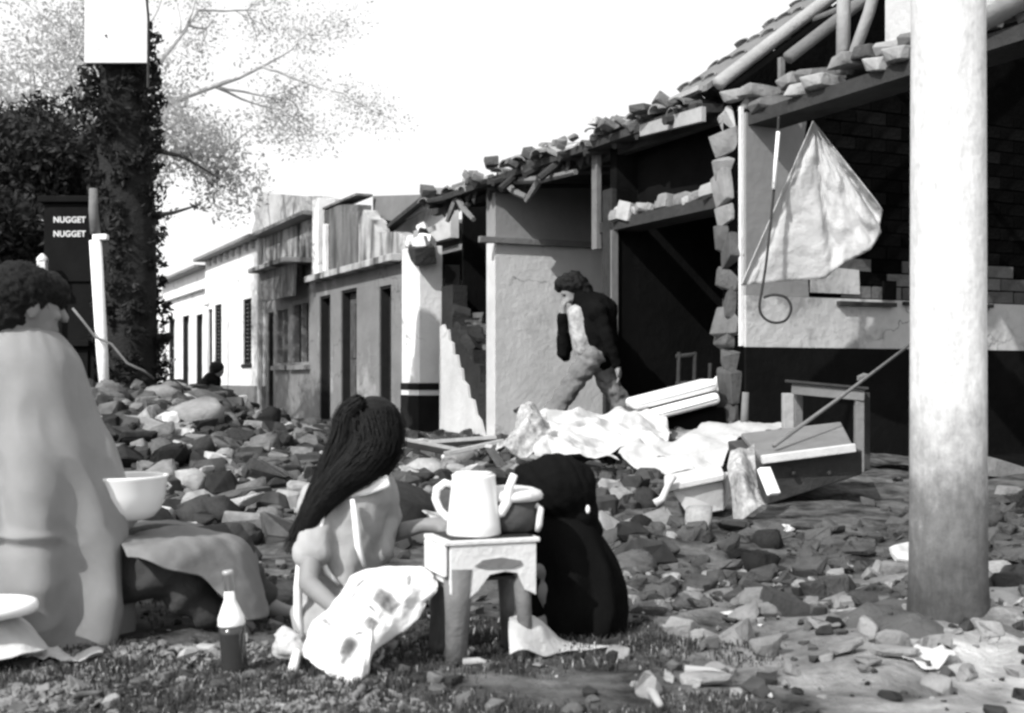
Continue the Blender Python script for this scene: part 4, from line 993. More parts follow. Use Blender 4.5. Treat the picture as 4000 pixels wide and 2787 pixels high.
# hair
b = MB(); M_ = Matrix.Rotation(.0, 4, 'Z')
b.ell(hc + Vector((-.012, -.012, .026)), (.094, .100, .086), 16, 12); b.ell(hc + Vector((-.035, -.04, -.022)), (.074, .066, .062), 14, 10); b.ell(hc + Vector((.045, .03, .03)), (.06, .07, .058), 12, 10)
hair = organic('hair', b, HAIR, t, .006, 3, lambda p, n: .007 * fbm(p, 60, 3))
rnd = random.Random(2); mb = MB()
for i in range(900):
    d = Vector((rnd.gauss(0, 1), rnd.gauss(0, 1), rnd.gauss(0, 1))).normalized()
    if d.z < -.35: continue
    p = hc + Vector((-.012 + d.x * .093, -.012 + d.y * .099, .026 + d.z * .086)); q = p + (d * .7 + Vector((0, 0, -.7)) + Vector((rnd.gauss(0, .4), rnd.gauss(0, .4), rnd.gauss(0, .3)))) * rnd.uniform(.008, .022)
    tn = d.cross(Vector((rnd.gauss(0, 1), rnd.gauss(0, 1), rnd.gauss(0, 1)))).normalized() * .0016
    mb.add([p - tn, p + tn, q], [(0, 1, 2)])
tag(mb.build('loose_hair', HAIR, hair), kind='stuff')
# blanket: upper fall of cloth over a lower wrap
def bl(px, hw, py, k=.8): c = P(px, py, D1_); return (c.x, c.y + .02, c.z, hw * u, hw * u * k + .02)
wr_r = [bl(50, 60, 736), bl(48, 90, 762), bl(46, 122, 806), bl(46, 140, 862), bl(45, 160, 935), bl(46, 188, 1005), bl(50, 203, 1075), bl(54, 213, 1150), bl(58, 216, 1200), bl(60, 220, 1265), bl(62, 223, 1340), bl(62, 224, 1400), bl(60, 222, 1446)]
def fold_u(a, v, c):
    k = smooth(.08, .5, v)
    f = .014 * math.sin(5 * a + 3.2 * v + 1.5 * noise.noise(Vector((math.cos(a), math.sin(a), v * 1.5)))) + .008 * math.sin(9 * a - 4 * v + 2)
    g = a + 1.95 - 1.1 * (v - .32); g = (g + math.pi) % (2 * math.pi) - math.pi       # long fold falling from the shoulder
    f += .030 * math.exp(-(g / .10) ** 2) * smooth(.28, .5, v) * (1 - smooth(.58, .66, v)) - .02 * math.exp(-((g - .2) / .14) ** 2) * smooth(.28, .5, v) * (1 - smooth(.58, .66, v))
    w_ = v - .645 - .02 * math.sin(2.5 * a + 1) - .012 * noise.noise(Vector((math.cos(a) * 3, math.sin(a) * 3, 0)))     # deep crease where the cloth sits on the lap
    f += .012 * math.exp(-((w_ + .022) / .018) ** 2) * smooth(.75, 1.3, abs(a - 2 * math.pi if a > math.pi else a)) - .042 * math.exp(-((w_ - .012) / .020) ** 2) * (.6 + .4 * math.sin(a * 3 + 2)) * smooth(.75, 1.3, abs(a - 2 * math.pi if a > math.pi else a))
    f -= 0
    f += smooth(.66, .8, v) * (.012 * math.sin(8 * a + 6 * v) + .012 * noise.noise(Vector((math.cos(a) * 2, math.sin(a) * 2, v * 6))))
    return k * f + .004 * noise.noise(Vector((math.cos(a) * 4, math.sin(a) * 4, v * 8))) - .013 * k * abs(noise.noise(Vector((math.cos(a) * 2.5, math.sin(a) * 2.5 + 4, v * 9 - a * .6))))
draped(wr_r, 170, 190, fold_u, True, True).build('blanket', BLANKET, t, True)

# white enamel basin in the lap
bc = P(268, 1164, 3.405)
t = local_thing('basin', 'white enamel basin held in the lap of the person in the pale blanket', 'basin', bc)
MB().lathe([(.075, 0), (.092, .006), (.112, .03), (.124, .07), (.129, .112), (.132, .118), (.130, .122), (.125, .118), (.119, .075), (.105, .03), (.07, .012)], n=40).build('bowl', ENAMEL, t, True)
MB().tube([(.132, 0, .1), (.142, 0, .092), (.132, 0, .082)], .004, 6).build('lug', ENAMEL, t, True)
t = tag(MB().box(-.10, .10, -.04, .04, -.012, .012).build('wood_scrap', WOOD_L, None, bevel=.006), 'short pale wood strip lying beyond the enamel basin on the dirt', 'wood strip'); t.location = P(335, 1189, 4.0); t.rotation_euler = (0, .06, -.35)
o = None
# white tray and bundle at the blanket's hem
t = local_thing('tray', 'thick-rimmed white enamel tray beside the blanket hem, cut by the picture edge', 'tray', P(-28, 1368, 2.94), .1)
MB().lathe([(.09, -.012), (.112, -.006), (.116, .006), (.112, .018), (.10, .02), (.09, .012), (.04, .008)], n=36).build('dish', ENAMEL, t, True)
MB().lathe([(.05, -.022), (.062, -.013), (.05, -.0125)], n=24).build('foot_ring', ENAMEL, t, True)
# 2: long-haired girl seated on the ground, seen from behind
D2_ = 3.4; u2 = D2_ / 2750
t = thing('person', 'long-haired person in a pale dress kneeling on the ground with back turned', 'person', P(780, 1420, D2_))
hc = P(835, 965, D2_); fdir = Vector((.35, .9, -.25)); up = Vector((-.05, .2, 1)); b = MB()
head(b, hc, fdir, up, .92)
b.caps([hc + Vector((-.005, -.02, -.05)), P(815, 1090, D2_)], [.042, .046], 12)
b.caps([P(790, 1130, 3.4), P(770, 1220, 3.4), P(760, 1330, 3.4), P(760, 1385, 3.42)], [.085, .085, .1, .11], 16)
shl, shr = P(712, 1125, 3.36), P(846, 1098, 3.42)
b.caps([shl, P(790, 1095, 3.4), shr], [.04, .045, .04], 12)
ell_, wl = P(692, 1310, 3.22), P(762, 1372, 3.02)
b.caps([shl, shl.lerp(ell_, .5), ell_], [.038, .034, .028], 10); b.caps([ell_, wl], [.028, .02], 10); hand(b, wl, Vector((.8, -.35, -.22)), Vector((0, -.3, 1)), .8, .45)
elr, wrr = P(868, 1200, 3.5), P(950, 1178, 3.42)
b.caps([shr, shr.lerp(elr, .5), elr], [.038, .034, .029], 10); b.caps([elr, wrr], [.029, .021], 10); hand(b, wrr, Vector((1, -.25, .0)), Vector((0, -.5, .8)), .82, .8)
for sx in (-1, 1):
    kn = P(770 + 55 * sx, 1360, 3.75); b.caps([P(760 + 35 * sx, 1375, 3.42), kn], [.075, .055], 12); b.caps([kn + Vector((0, 0, -.03)), P(765 + 60 * sx, 1425, 3.4)], [.045, .03], 10)
    b.caps([P(765 + 60 * sx, 1425, 3.4), P(765 + 62 * sx, 1428, 3.28)], [.027, .02], 8)
organic('body', b, SKIN, t, .0062, 5); eyes(hc, fdir, up, .92, t)
# dress: bodice, two sleeves, spread skirt
b = MB()
b.caps([P(800, 1120, 3.4), P(785, 1170, 3.4), P(772, 1250, 3.4), P(766, 1330, 3.4)], [.098, .100, .100, .112], 16)
b.caps([shl, P(790, 1100, 3.4), shr], [.054, .052, .056], 12)
b.caps([shl, shl.lerp(ell_, .62)], [.056, .050], 12); b.caps([shr, shr.lerp(elr, .45) + Vector((.0, 0, -.02)), P(846, 1240, 3.40)], [.058, .056, .045], 12)
b.ell(P(765, 1375, 3.45), (.15, .2, .085), 18, 12); b.ell(P(725, 1400, 3.38), (.085, .12, .05), 14, 10); b.ell(P(770, 1385, 3.62), (.15, .18, .07), 14, 10)
organic('dress', b, DRESS, t, .008, 4, lambda p, n: .004 * fbm(p, 7) - .006 * abs(noise.noise(Vector((p.x * 16, p.y * 16, p.z * 9)))) + .003 * fbm(p, 22) + .007 * math.sin(p.x * 52 + 3 * fbm(p, 3)) * smooth(.3, .15, p.z) + .0025 * math.sin(p.z * 50 + p.x * 70 + 3 * fbm(p, 4)))
for pts, r in (([(726, 1150), (714, 1205), (716, 1248), (734, 1285), (760, 1312)], .0085), ([(790, 1120), (797, 1165), (803, 1225), (818, 1272)], .010), ([(686, 1180), (675, 1250), (668, 1320), (668, 1380), (682, 1432)], .012)):
    MB().tube([P(x, y, 3.275 if i < 9 else 3.3) for i, (x, y) in enumerate(pts)], [r * .6] + [r] * (len(pts) - 2) + [r * .6], 8).build('piping_or_highlight', TRIM, t, True)  # bright fold highlights built as white strips; the last is skirt trim
MB().prism([(0, 0), (.075, .02), (.11, .035), (.118, .0), (.05, -.025), (.005, -.03)], lambda q: P(778, 1092, 3.30) + Vector((q[0], 0, q[1])), lambda q: P(778, 1092, 3.33) + Vector((q[0], 0, q[1]))).build('collar', TRIM, t, bevel=.008)
# hair: cap and long fall swept over the shoulder
b = MB(); b.ell(P(838, 956, D2_ - .005), (.081, .088, .084), 16, 12); b.ell(P(846, 1000, D2_ - .02), (.060, .066, .062), 14, 10)
g = [(P(838, 925, 3.37), .066), (P(842, 990, 3.35), .072), (P(812, 1035, 3.33), .062), (P(762, 1075, 3.31), .046), (P(722, 1120, 3.29), .034), (P(694, 1170, 3.28), .022), (P(672, 1215, 3.28), .010), (P(662, 1240, 3.28), .004)]
b.caps([q for q, r in g], [r * .60 for q, r in g], 14)
hair = organic('hair', b, HAIR, t, .006, 4, lambda p, n: .003 * fbm((p.x * 60, p.y * 60, p.z * 10), 2))
tag(strands('hair_strands', [(*q, r) for q, r in g], 2600, 1, .0022, HAIR, hair, 3, 14), kind='stuff')
tag(strands('hair_strands', [(*P(815, 895, 3.33), .02), (*P(778, 930, 3.34), .03), (*P(764, 985, 3.33), .028), (*P(735, 1060, 3.31), .03), (*P(690, 1150, 3.30), .022), (*P(652, 1245, 3.29), .030)], 800, 1, .0022, HAIR, hair, 5), kind='stuff')

# printed flour sack in front of the girl
ol = [(783, 1291), (824, 1274), (870, 1270), (918, 1267), (950, 1272), (967, 1284), (980, 1305), (980, 1325), (955, 1350), (950, 1366), (936, 1390), (905, 1415), (880, 1432), (845, 1458), (832, 1474), (826, 1495), (826, 1510), (812, 1527), (790, 1541), (765, 1532), (735, 1514), (704, 1491), (684, 1475), (676, 1462), (690, 1420), (705, 1388), (735, 1365), (760, 1335)]
def sackP(x, y, k):   # tilted plane: low edge nearest
    Y = 2.80 + (1541 - y) / 274 * .30; p = P(x, y, Y); return p + Vector((0, -.85, .5)).normalized() * k
cx, cy = 845, 1395; mb = MB(); NR, NS = 26, 112
def olat(f):
    n = len(ol); x = f * n; i = int(x) % n; k = x - int(x); p, q = ol[i], ol[(i + 1) % n]; return p[0] + (q[0] - p[0]) * k, p[1] + (q[1] - p[1]) * k
rows = []
for side in (1, -1):
    for r_ in range(NR + 1):
        q = r_ / NR; row = []
        for j in range(NS):
            ox, oy = olat(j / NS); x = cx + (ox - cx) * q; y = cy + (oy - cy) * q
            th = .050 * (1 - q ** 2.0) ** .8 * (1 if side > 0 else .7)
            f = .022 * fbm((x * .012, y * .012, side * 3), 1.6) - .014 * abs(noise.noise(Vector((x * .022, y * .022, 4 + side)))) + .005 * math.sin((x + y * .8) * .11 + 6 * noise.noise(Vector((x * .01, y * .01, 1))))
            w_ = 3.5 * q * noise.noise(Vector((j * .22, side, 2))) * smooth(.6, 1, q); row.append(sackP(x + w_, y + w_ * .7, side * (th + f * (1 - q ** 6))))
        rows.append(row)
vs = [p for row in rows for p in row]; mb.add(vs, [])
for sd_ in (0, 1):
    o_ = sd_ * (NR + 1) * NS
    for r_ in range(NR):
        for j in range(NS):
            a = (o_ + r_ * NS + j, o_ + r_ * NS + (j + 1) % NS, o_ + (r_ + 1) * NS + (j + 1) % NS, o_ + (r_ + 1) * NS + j)
            mb.f.append(a)
me = bpy.data.meshes.new('sack'); me.from_pydata([tuple(v) for v in mb.v], [], mb.f)
bm = bmesh.new(); bm.from_mesh(me); bmesh.ops.remove_doubles(bm, verts=bm.verts, dist=.0015); bmesh.ops.recalc_face_normals(bm, faces=bm.faces); bm.to_mesh(me); bm.free()
sm = bpy.data.materials.new('printed_sackcloth'); sm.use_nodes = True; T = sm.node_tree; N = T.nodes; Lk = T.links; bs = N['Principled BSDF']; bs.inputs['Roughness'].default_value = 1
at = me.attributes.new('ink', 'FLOAT', 'POINT')
marks = [(866, 1349, 29, 17, 40), (832, 1398, 15, 12, 40), (780, 1452, 15, 20, 25), (806, 1310, 16, 2.5, -38), (788, 1340, 12, 2.5, -45), (897, 1290, 8, 2.5, -50), (918, 1302, 4, 12, 10), (835, 1366, 11, 3, 45), (733, 1396, 13, 4, 35), (806, 1420, 9, 3, -15), (772, 1480, 6, 9, 25)]
def ink(x, y):
    v = 0
    for mx_, my_, hw, hh, an_ in marks:
        c_, s_ = math.cos(R(an_)), math.sin(R(an_)); dx = (x - mx_) * c_ + (y - my_) * s_; dy = -(x - mx_) * s_ + (y - my_) * c_
        v = max(v, smooth(1.25, .75, abs(dx) / hw) * smooth(1.35, .75, abs(dy) / hh))
    return v
vals = []
for v in me.vertices:
    x = 1148 + v.co.x / v.co.y * 2750; y = 850 + (CAM_Z - v.co.z) / v.co.y * 2750; vals.append(ink(x, y))
at.data.foreach_set('value', vals); me.polygons.foreach_set('use_smooth', [True] * len(me.polygons))
an = N.new('ShaderNodeAttribute'); an.attribute_name = 'ink'; nz = N.new('ShaderNodeTexNoise'); nz.inputs['Scale'].default_value = 60; nz.inputs['Detail'].default_value = 4; tc = N.new('ShaderNodeTexCoord'); Lk.new(tc.outputs['Object'], nz.inputs[0])
ml = N.new('ShaderNodeMath'); ml.operation = 'MULTIPLY'; ml.use_clamp = True; Lk.new(an.outputs['Fac'], ml.inputs[0]); n_ = N.new('ShaderNodeMath'); n_.operation = 'MULTIPLY_ADD'; n_.inputs[1].default_value = .8; n_.inputs[2].default_value = .55; Lk.new(nz.outputs[0], n_.inputs[0]); Lk.new(n_.outputs[0], ml.inputs[1])
mx = N.new('ShaderNodeMix'); mx.data_type = 'RGBA'; mx.inputs[6].default_value = (.60, .60, .60, 1); mx.inputs[7].default_value = (.13, .13, .13, 1); Lk.new(ml.outputs[0], mx.inputs[0]); Lk.new(mx.outputs[2], bs.inputs['Base Color'])
bp = N.new('ShaderNodeBump'); bp.inputs['Strength'].default_value = .25; bp.inputs['Distance'].default_value = .01; Lk.new(nz.outputs[0], bp.inputs['Height']); Lk.new(bp.outputs[0], bs.inputs['Normal'])
me.materials.append(sm); o = link('sack', me)
q = o.modifiers.new('sub', 'SUBSURF'); q.levels = 1; q.render_levels = 1
tag(o, 'white cloth sack with dark printed blocks lying in front of the long-haired person', 'sack')
b = MB(); b.ell(P(648, 1448, 2.98), (.042, .04, .036), 12, 10); b.ell(P(670, 1460, 2.96), (.03, .03, .025), 12, 8); b.ell(P(640, 1430, 3.0), (.03, .03, .02), 12, 8)
o = organic('cloth_scrap', b, SHEETC, None, .005, 3, lambda p, n: .012 * fbm(p, 26)); tag(o, 'small crumpled pale cloth beside the narrow end of the printed sack', 'cloth')
o = MB().caps([P(666, 1466, 2.93), P(655, 1512, 2.90)], [.011, .014], 8).build('peg', TRIM, None, True); tag(o, 'short white wooden peg standing in the grass by the printed sack', 'peg')

# 3: person in black, crouched behind the stove
D3_ = 3.36; u3 = D3_ / 2750
t = thing('person', 'person in a black shawl crouched low behind the small stove', 'person', P(1290, 1425, D3_))
hc = P(1245, 1095, D3_); fdir = Vector((-.75, .55, -.4)); up = Vector((-.3, .1, .9)); b = MB(); head(b, hc, fdir, up, .98)
b.caps([hc + Vector((.01, 0, -.05)), P(1275, 1190, 3.38)], [.05, .055], 10)
b.caps([P(1285, 1210, 3.38), P(1300, 1290, 3.40), P(1310, 1365, 3.40)], [.07, .085, .085], 14)
b.caps([P(1235, 1225, 3.35), P(1315, 1235, 3.40)], [.04, .04], 10)
el = P(1222, 1275, 3.32); wr = P(1178, 1240, 3.40); b.caps([P(1235, 1225, 3.35), el], [.036, .032], 10); b.caps([el, wr], [.032, .022], 10); hand(b, wr, Vector((-.8, .4, .1)), Vector((0, -.3, 1)), .85, .6)
el = P(1320, 1295, 3.45); wr = P(1250, 1265, 3.50); b.caps([P(1315, 1235, 3.40), el], [.036, .032], 10); b.caps([el, wr], [.032, .022], 10); hand(b, wr, Vector((-.9, .2, .1)), Vector((0, .3, 1)), .85, .6, -1)
for dy in (-.03, .07):
    kn = P(1242, 1325, 3.36 + dy); b.caps([P(1318, 1365, 3.38 + dy), kn], [.06, .05], 10); ft = P(1265, 1395, 3.34 + dy); b.caps([kn, ft], [.05, .034], 10); b.caps([ft, ft + Vector((-.12, 0, -.02))], [.032, .022], 8)
organic('body', b, SKIN, t, .0075, 5); eyes(hc, fdir, up, .98, t)
def sh(px, hw, py, k=.85): c = P(px, py, D3_); return (c.x, c.y + .01, c.z, hw * u3, hw * u3 * k + .015)
rings = [sh(1258, 50, 1150), sh(1256, 78, 1178), sh(1264, 92, 1215), sh(1281, 100, 1262), sh(1293, 106, 1318), sh(1298, 106, 1368), sh(1304, 94, 1408), sh(1322, 72, 1436), sh(1325, 62, 1441)]
o = draped(rings, 70, 120, lambda a, v, c: smooth(.1, .5, v) * (.015 * math.sin(7 * a + 5 * v + 2 * noise.noise(Vector((math.cos(a), math.sin(a), v)))) - .014 * abs(noise.noise(Vector((math.cos(a) * 3, math.sin(a) * 3, v * 4 + a)))) + .012 * noise.noise(Vector((math.cos(a) * 2, math.sin(a) * 2, v * 3)))), True, True).build('shawl', BLACKC, t, True)
b = MB(); b.ell(P(1245, 1092, 3.35), (.098, .10, .092), 16, 12); b.ell(P(1288, 1100, 3.36), (.062, .08, .085), 12, 10); b.ell(P(1200, 1120, 3.36), (.05, .07, .075), 12, 10); b.ell(P(1180, 1070, 3.36), (.035, .05, .04), 10, 8); b.ell(P(1255, 1160, 3.37), (.085, .08, .05), 12, 8); b.ell(P(1300, 1155, 3.37), (.055, .07, .06), 12, 8); b.ell(P(1315, 1195, 3.38), (.045, .06, .05), 12, 8)
hair = organic('hair', b, BLACKC, t, .006, 4, lambda p, n: .004 * fbm(p, 22) + .002 * math.sin(p.x * 160 + p.z * 90 + 4 * fbm(p, 8)))
o = MB().ell(P(1318, 1143, 3.30), (.006, .006, .012), 8, 8).build('earring', TRIM, t, True)
# stove with coffee pot and pan
SB = P(1082, 1440, 3.10); YAW = R(21)
t = local_thing('stove', 'small portable metal stove on splayed legs with a dark mouth', 'stove', (SB.x, 3.10, 0), YAW)
Wd, Dp, z0, z1 = .118, .085, .205, .305
m = MB(); m.box(-Wd - .012, Wd + .004, -Dp - .004, Dp, z1 - .012, z1); m.build('top_plate', CASTL, t, bevel=.003)
m = MB(); m.box(-Wd + .01, Wd - .01, -Dp + .01, Dp - .01, z1 + .0005, z1 + .004); m.build('hotplate', BLACKM, t, bevel=.001)
m = MB(); m.box(-Wd + .004, -Wd + .018, -Dp + .002, Dp - .002, z0 - .01, z1 - .014); m.box(Wd - .018, Wd - .004, -Dp + .002, Dp - .002, z0, z1 - .014); m.box(-Wd + .02, Wd - .02, Dp - .018, Dp - .004, z0, z1 - .014); m.build('side_panel', CASTL, t, bevel=.003)
fr = [(-Wd + .005, z1 - .013), (Wd - .005, z1 - .013), (Wd - .005, z0 - .045), (Wd - .035, z0 - .03), (Wd - .055, z0 + .012), (.03, z0 + .018), (-.01, z0 + .012), (-.04, z0 - .025), (-.065, z0 - .045), (-Wd + .005, z0 - .03)]
MB().prism(fr, lambda p: (p[0], -Dp + .001, p[1]), lambda p: (p[0], -Dp + .016, p[1])).build('front_panel', CASTL, t, bevel=.002)
MB().prism([(-.03, z1 - .05), (.02, z1 - .046), (.07, z1 - .056), (.075, z1 - .066), (.05, z1 - .074), (-.02, z1 - .072), (-.05, z1 - .064)], lambda p: (p[0], -Dp - .0022, p[1]), lambda p: (p[0], -Dp + .0008, p[1])).build('soot_mark', SHEET, t)
MB().box(-Wd + .02, Wd - .02, -Dp + .02, Dp - .02, z0 - .004, z0 + .004).build('grate', BLACKM, t)
for sx in (-1, 1):
    for sy in (-1, 1):
        a_ = Vector((sx * (Wd - .035), sy * (Dp - .03), z0 - .002)); q = Vector((sx * (Wd - .035 + .012), sy * (Dp - .015), 0.0))
        MB().tube([a_ + Vector((0, 0, .03)), a_.lerp(q, .35), q + Vector((0, 0, -.01))], [.040 if sx < 0 else .026, .032 if sx < 0 else .02, .026 if sx < 0 else .017], 9).build('leg', STOVE_LEG, t, True)
MB().box(-Wd - .012, -Wd - .001, -Dp + .002, Dp - .004, z1 - .088, z1 - .0125).build('side_plate', BOARD, t, bevel=.004)
pot = P(1062, 1203, 3.08)
t = local_thing('coffee_pot', 'tall white enamel coffee pot on the stove', 'coffee pot', (pot.x, 3.08, .3092), 0)
MB().lathe([(.066, 0), (.069, .004), (.0665, .03), (.060, .09), (.0545, .143), (.056, .149), (.052, .152), (.03, .153)], n=36).build('body', ENAMEL, t, True)
MB().lathe([(.05, .1535), (.045, .157), (.0, .159)], n=28).build('lid', ENAMEL, t, True)
MB().tube([(-.054, 0, .125), (-.072, -.002, .130), (-.092, -.003, .115), (-.096, -.003, .09), (-.085, -.002, .062), (-.066, -.001, .042), (-.060, 0, .036)], [.008, .010, .0105, .010, .0095, .009, .008], 10).build('handle', ENAMEL, t, True)
MB().tube([(.050, 0, .050), (.070, -.004, .058), (.084, -.006, .082), (.090, -.008, .120), (.102, -.010, .152)], [.014, .0145, .013, .011, .0095], 12).build('spout', ENAMEL, t, True)
pn = P(1150, 1190, 3.16)
t = local_thing('cooking_pot', 'sooty cooking pot with a pale rim behind the coffee pot', 'pot', (pn.x - .008, 3.15, .3092))
MB().lathe([(.048, 0), (.062, .006), (.072, .03), (.074, .078), (.068, .078), (.066, .03), (.04, .01)], n=32).build('body', BOXD, t, True)
MB().lathe([(.072, .079), (.084, .084), (.086, .094), (.080, .104), (.06, .112), (.03, .116), (.001, .117)], n=32).build('lid', CASTL, t, True)
MB().tube([(.066, -.03, .07), (.078, -.034, .06), (.074, -.036, .02), (.070, -.03, .004)], [.008, .009, .009, .007], 8).build('strap', CASTL, t, True)

# soda bottle in the grass
bt = P(527, 1503, 2.92)
t = local_thing('bottle', 'tall glass bottle with dark contents and pale shoulder standing in the grass', 'bottle', (bt.x, 2.92, -.004), .4); t.rotation_euler = (0, R(-4), .4)
MB().lathe([(.026, 0), (.031, .004), (.032, .02), (.0305, .06), (.0315, .10), (.031, .118)], n=24).build('body', GLASS_D, t, True)
MB().lathe([(.0312, .1185), (.0325, .122), (.031, .138), (.022, .160), (.0135, .180), (.0118, .2)], n=24).build('shoulder', ENAMEL, t, True)  # white highlight on the glass put into the shoulder's colour
MB().lathe([(.0118, .2005), (.0112, .238), (.0135, .239), (.0135, .249), (.0105, .25)], n=18).build('neck', GLASS_C, t, True)

# 4: man striding through the rubble
DM = 11.0; um = DM / 2750
t = thing('person', 'stooping walker in dark jacket and pale trousers, head bowed, crossing the rubble', 'person', (P(1310, 900, DM).x, DM, H(.7, DM)))
hc = P(1280, 650, DM); fdir = Vector((-.75, -.2, -.68)); up = Vector((-.55, 0, .8)); b = MB()
head(b, hc, fdir, up, 1.06)
nk = P(1322, 690, DM)
b.caps([hc + Vector((.04, 0, -.03)), nk], [.062, .066], 10)
pv = P(1332, 800, DM + .02)
b.caps([P(1334, 700, DM), P(1330, 745, DM + .01), pv], [.145, .135, .14], 14)
sN, sF = P(1340, 700, DM - .17), P(1322, 695, DM + .19)
b.caps([sN, nk, sF], [.07, .075, .07], 10)
# arms: far one hangs forward, near one swings back
e1, w1 = P(1262, 792, DM + .02), P(1262, 702, DM - .06); b.caps([sF, e1], [.055, .045], 10); b.caps([e1, w1], [.042, .032], 10); hand(b, w1, Vector((.1, -.1, 1)), Vector((-1, -.3, 0)), 1.05, .9)
e2, w2 = P(1366, 770, DM - .2), P(1385, 822, DM - .16); b.caps([sN, e2], [.056, .046], 10); b.caps([e2, w2], [.042, .032], 10); hand(b, w2, Vector((.15, .05, -1)), Vector((1, 0, 0)), 1.05, .4, -1)
def gz(p): return H(p.x, p.y) + .05
k1, a1 = P(1283, 862, DM - .08), P(1226, 948, DM - .10); k2, a2 = P(1363, 862, DM + .1), P(1412, 925, DM + .16)
k1g = a1.copy(); 
for hx, k_, a_ in ((P(1325, 800, DM - .09), k1, a1), (P(1342, 800, DM + .09), k2, a2)):
    b.caps([hx, k_], [.095, .062], 12); b.caps([k_, k_.lerp(a_, .35), a_], [.06, .056, .038], 12)
    b.caps([a_, a_ + Vector((-.08, -.01, -.05)), a_ + Vector((-.18, -.01, -.055))], [.045, .04, .03], 8)
organic('body', b, SKIN, t, .013, 4); eyes(hc, fdir, up, 1.06, t)
b = MB(); b.caps([P(1336, 704, DM), P(1336, 745, DM + .01), P(1330, 768, DM + .02)], [.19, .20, .185], 14); b.caps([P(1347, 770, DM + .02), P(1345, 788, DM + .02)], [.175, .17], 14); b.caps([P(1308, 672, DM), P(1345, 700, DM)], [.12, .16], 12)
b.caps([sN, nk + Vector((.02, 0, 0)), sF], [.092, .09, .09], 10); b.caps([sF, e1], [.072, .06], 10); b.caps([e1, e1.lerp(w1, .88)], [.060, .052], 10); b.caps([P(1268, 800, DM + .08), P(1268, 740, DM + .08)], [.05, .06], 10); b.caps([sN, e2], [.075, .062], 10); b.caps([e2, e2.lerp(w2, .85)], [.06, .05], 10)
organic('jacket', b, BLACKC, t, .013, 3, lambda p, n: .012 * fbm(p, 10))
b = MB(); b.caps([P(1292, 704, DM - .06), P(1302, 740, DM - .06), P(1312, 792, DM - .05)], [.085, .10, .11], 12); b.caps([P(1284, 712, DM - .10), P(1296, 745, DM - .12), P(1306, 785, DM - .12)], [.045, .055, .06], 10)
organic('shirt', b, SHIRT, t, .012, 3, lambda p, n: .01 * fbm(p, 14))
b = MB(); b.ell(P(1333, 798, DM), (.155, .17, .10), 14, 10)
for hx, k_, a_ in ((P(1325, 802, DM - .09), k1, a1), (P(1345, 802, DM + .09), k2, a2)):
    b.caps([hx, k_], [.118, .098], 12); b.caps([k_, k_.lerp(a_, .4), k_.lerp(a_, .94)], [.096, .098, .092], 12)
organic('trousers', b, LTROUS, t, .013, 2, lambda p, n: .012 * fbm((p.x * 9 + p.z * 5, p.y * 9, p.z * 9 - p.x * 4), 1) - .010 * abs(noise.noise(p * 11)) + .007 * math.sin(42 * (p.z + .55 * p.x) + 6 * fbm(p, 3)))
b = MB()
for a_ in (a1, a2): b.caps([a_ + Vector((.02, 0, -.02)), a_ + Vector((-.08, -.01, -.055)), a_ + Vector((-.2, -.01, -.065))], [.05, .05, .038], 10)
organic('shoes', b, BLACKM, t, .012, 2)
b = MB()
for dx, dz, r in ((0, .05, .115), (.07, .03, .105), (.12, -.02, .085), (-.07, .045, .085), (.14, -.065, .06), (.03, .09, .09), (-.10, .02, .05)): b.ell(hc + Vector((dx, 0, dz)), (r, r * 1.05, r * .9), 12, 10)
organic('hair', b, HAIR, t, .012, 2, lambda p, n: .016 * noise.noise(p * 26) + .008 * noise.noise(p * 60))

# 5: far stooping figure
DF = 17.5
t = thing('person', 'tiny dark figure stooping far off behind the street rubble heap', 'person', P(470, 950, DF)); b = MB()
hc = P(489, 830, DF); fdir = Vector((.7, -.2, -.6)); head(b, hc, fdir, Vector((.5, 0, .8)), .95)
b.caps([hc, P(479, 848, DF)], [.055, .06], 8); b.caps([P(474, 858, DF), P(464, 876, DF), P(462, 900, DF)], [.12, .13, .13], 12)
for dy in (-.13, .13):
    s_ = P(476, 856, DF + dy); e_ = P(486, 885, DF + dy); b.caps([s_, e_], [.05, .04], 8); w_ = P(500, 905, DF + dy); b.caps([e_, w_], [.038, .03], 8); hand(b, w_, Vector((.6, 0, -.6)), Vector((.6, 0, .6)), .9, .4)
    k_ = P(490, 908, DF + dy * .8); b.caps([P(462, 905, DF + dy * .8), k_], [.085, .06], 8); f_ = P(472, 948, DF + dy * .8); b.caps([k_, f_], [.055, .04], 8); b.caps([f_, f_ + Vector((.15, 0, -.02))], [.04, .03], 8)
organic('body', b, SKIN, t, .018, 3); eyes(hc, fdir, Vector((.5, 0, .8)), .95, t)
b = MB(); b.caps([P(475, 856, DF), P(464, 878, DF), P(462, 902, DF)], [.14, .15, .15], 12)
for dy in (-.13, .13): b.caps([P(476, 856, DF + dy), P(486, 885, DF + dy)], [.065, .055], 8); b.caps([P(486, 885, DF + dy), P(498, 902, DF + dy)], [.052, .045], 8); b.caps([P(462, 905, DF + dy * .8), P(490, 908, DF + dy * .8)], [.1, .075], 8); b.caps([P(490, 908, DF + dy * .8), P(473, 944, DF + dy * .8)], [.07, .06], 8)
organic('clothes', b, BLACKC, t, .018, 3)
b = MB(); b.ell(hc + Vector((-.02, 0, .03)), (.11, .11, .10), 12, 10); b.ell(hc + Vector((-.06, 0, -.01)), (.07, .09, .08), 10, 8); organic('hair', b, HAIR, t, .015, 3)

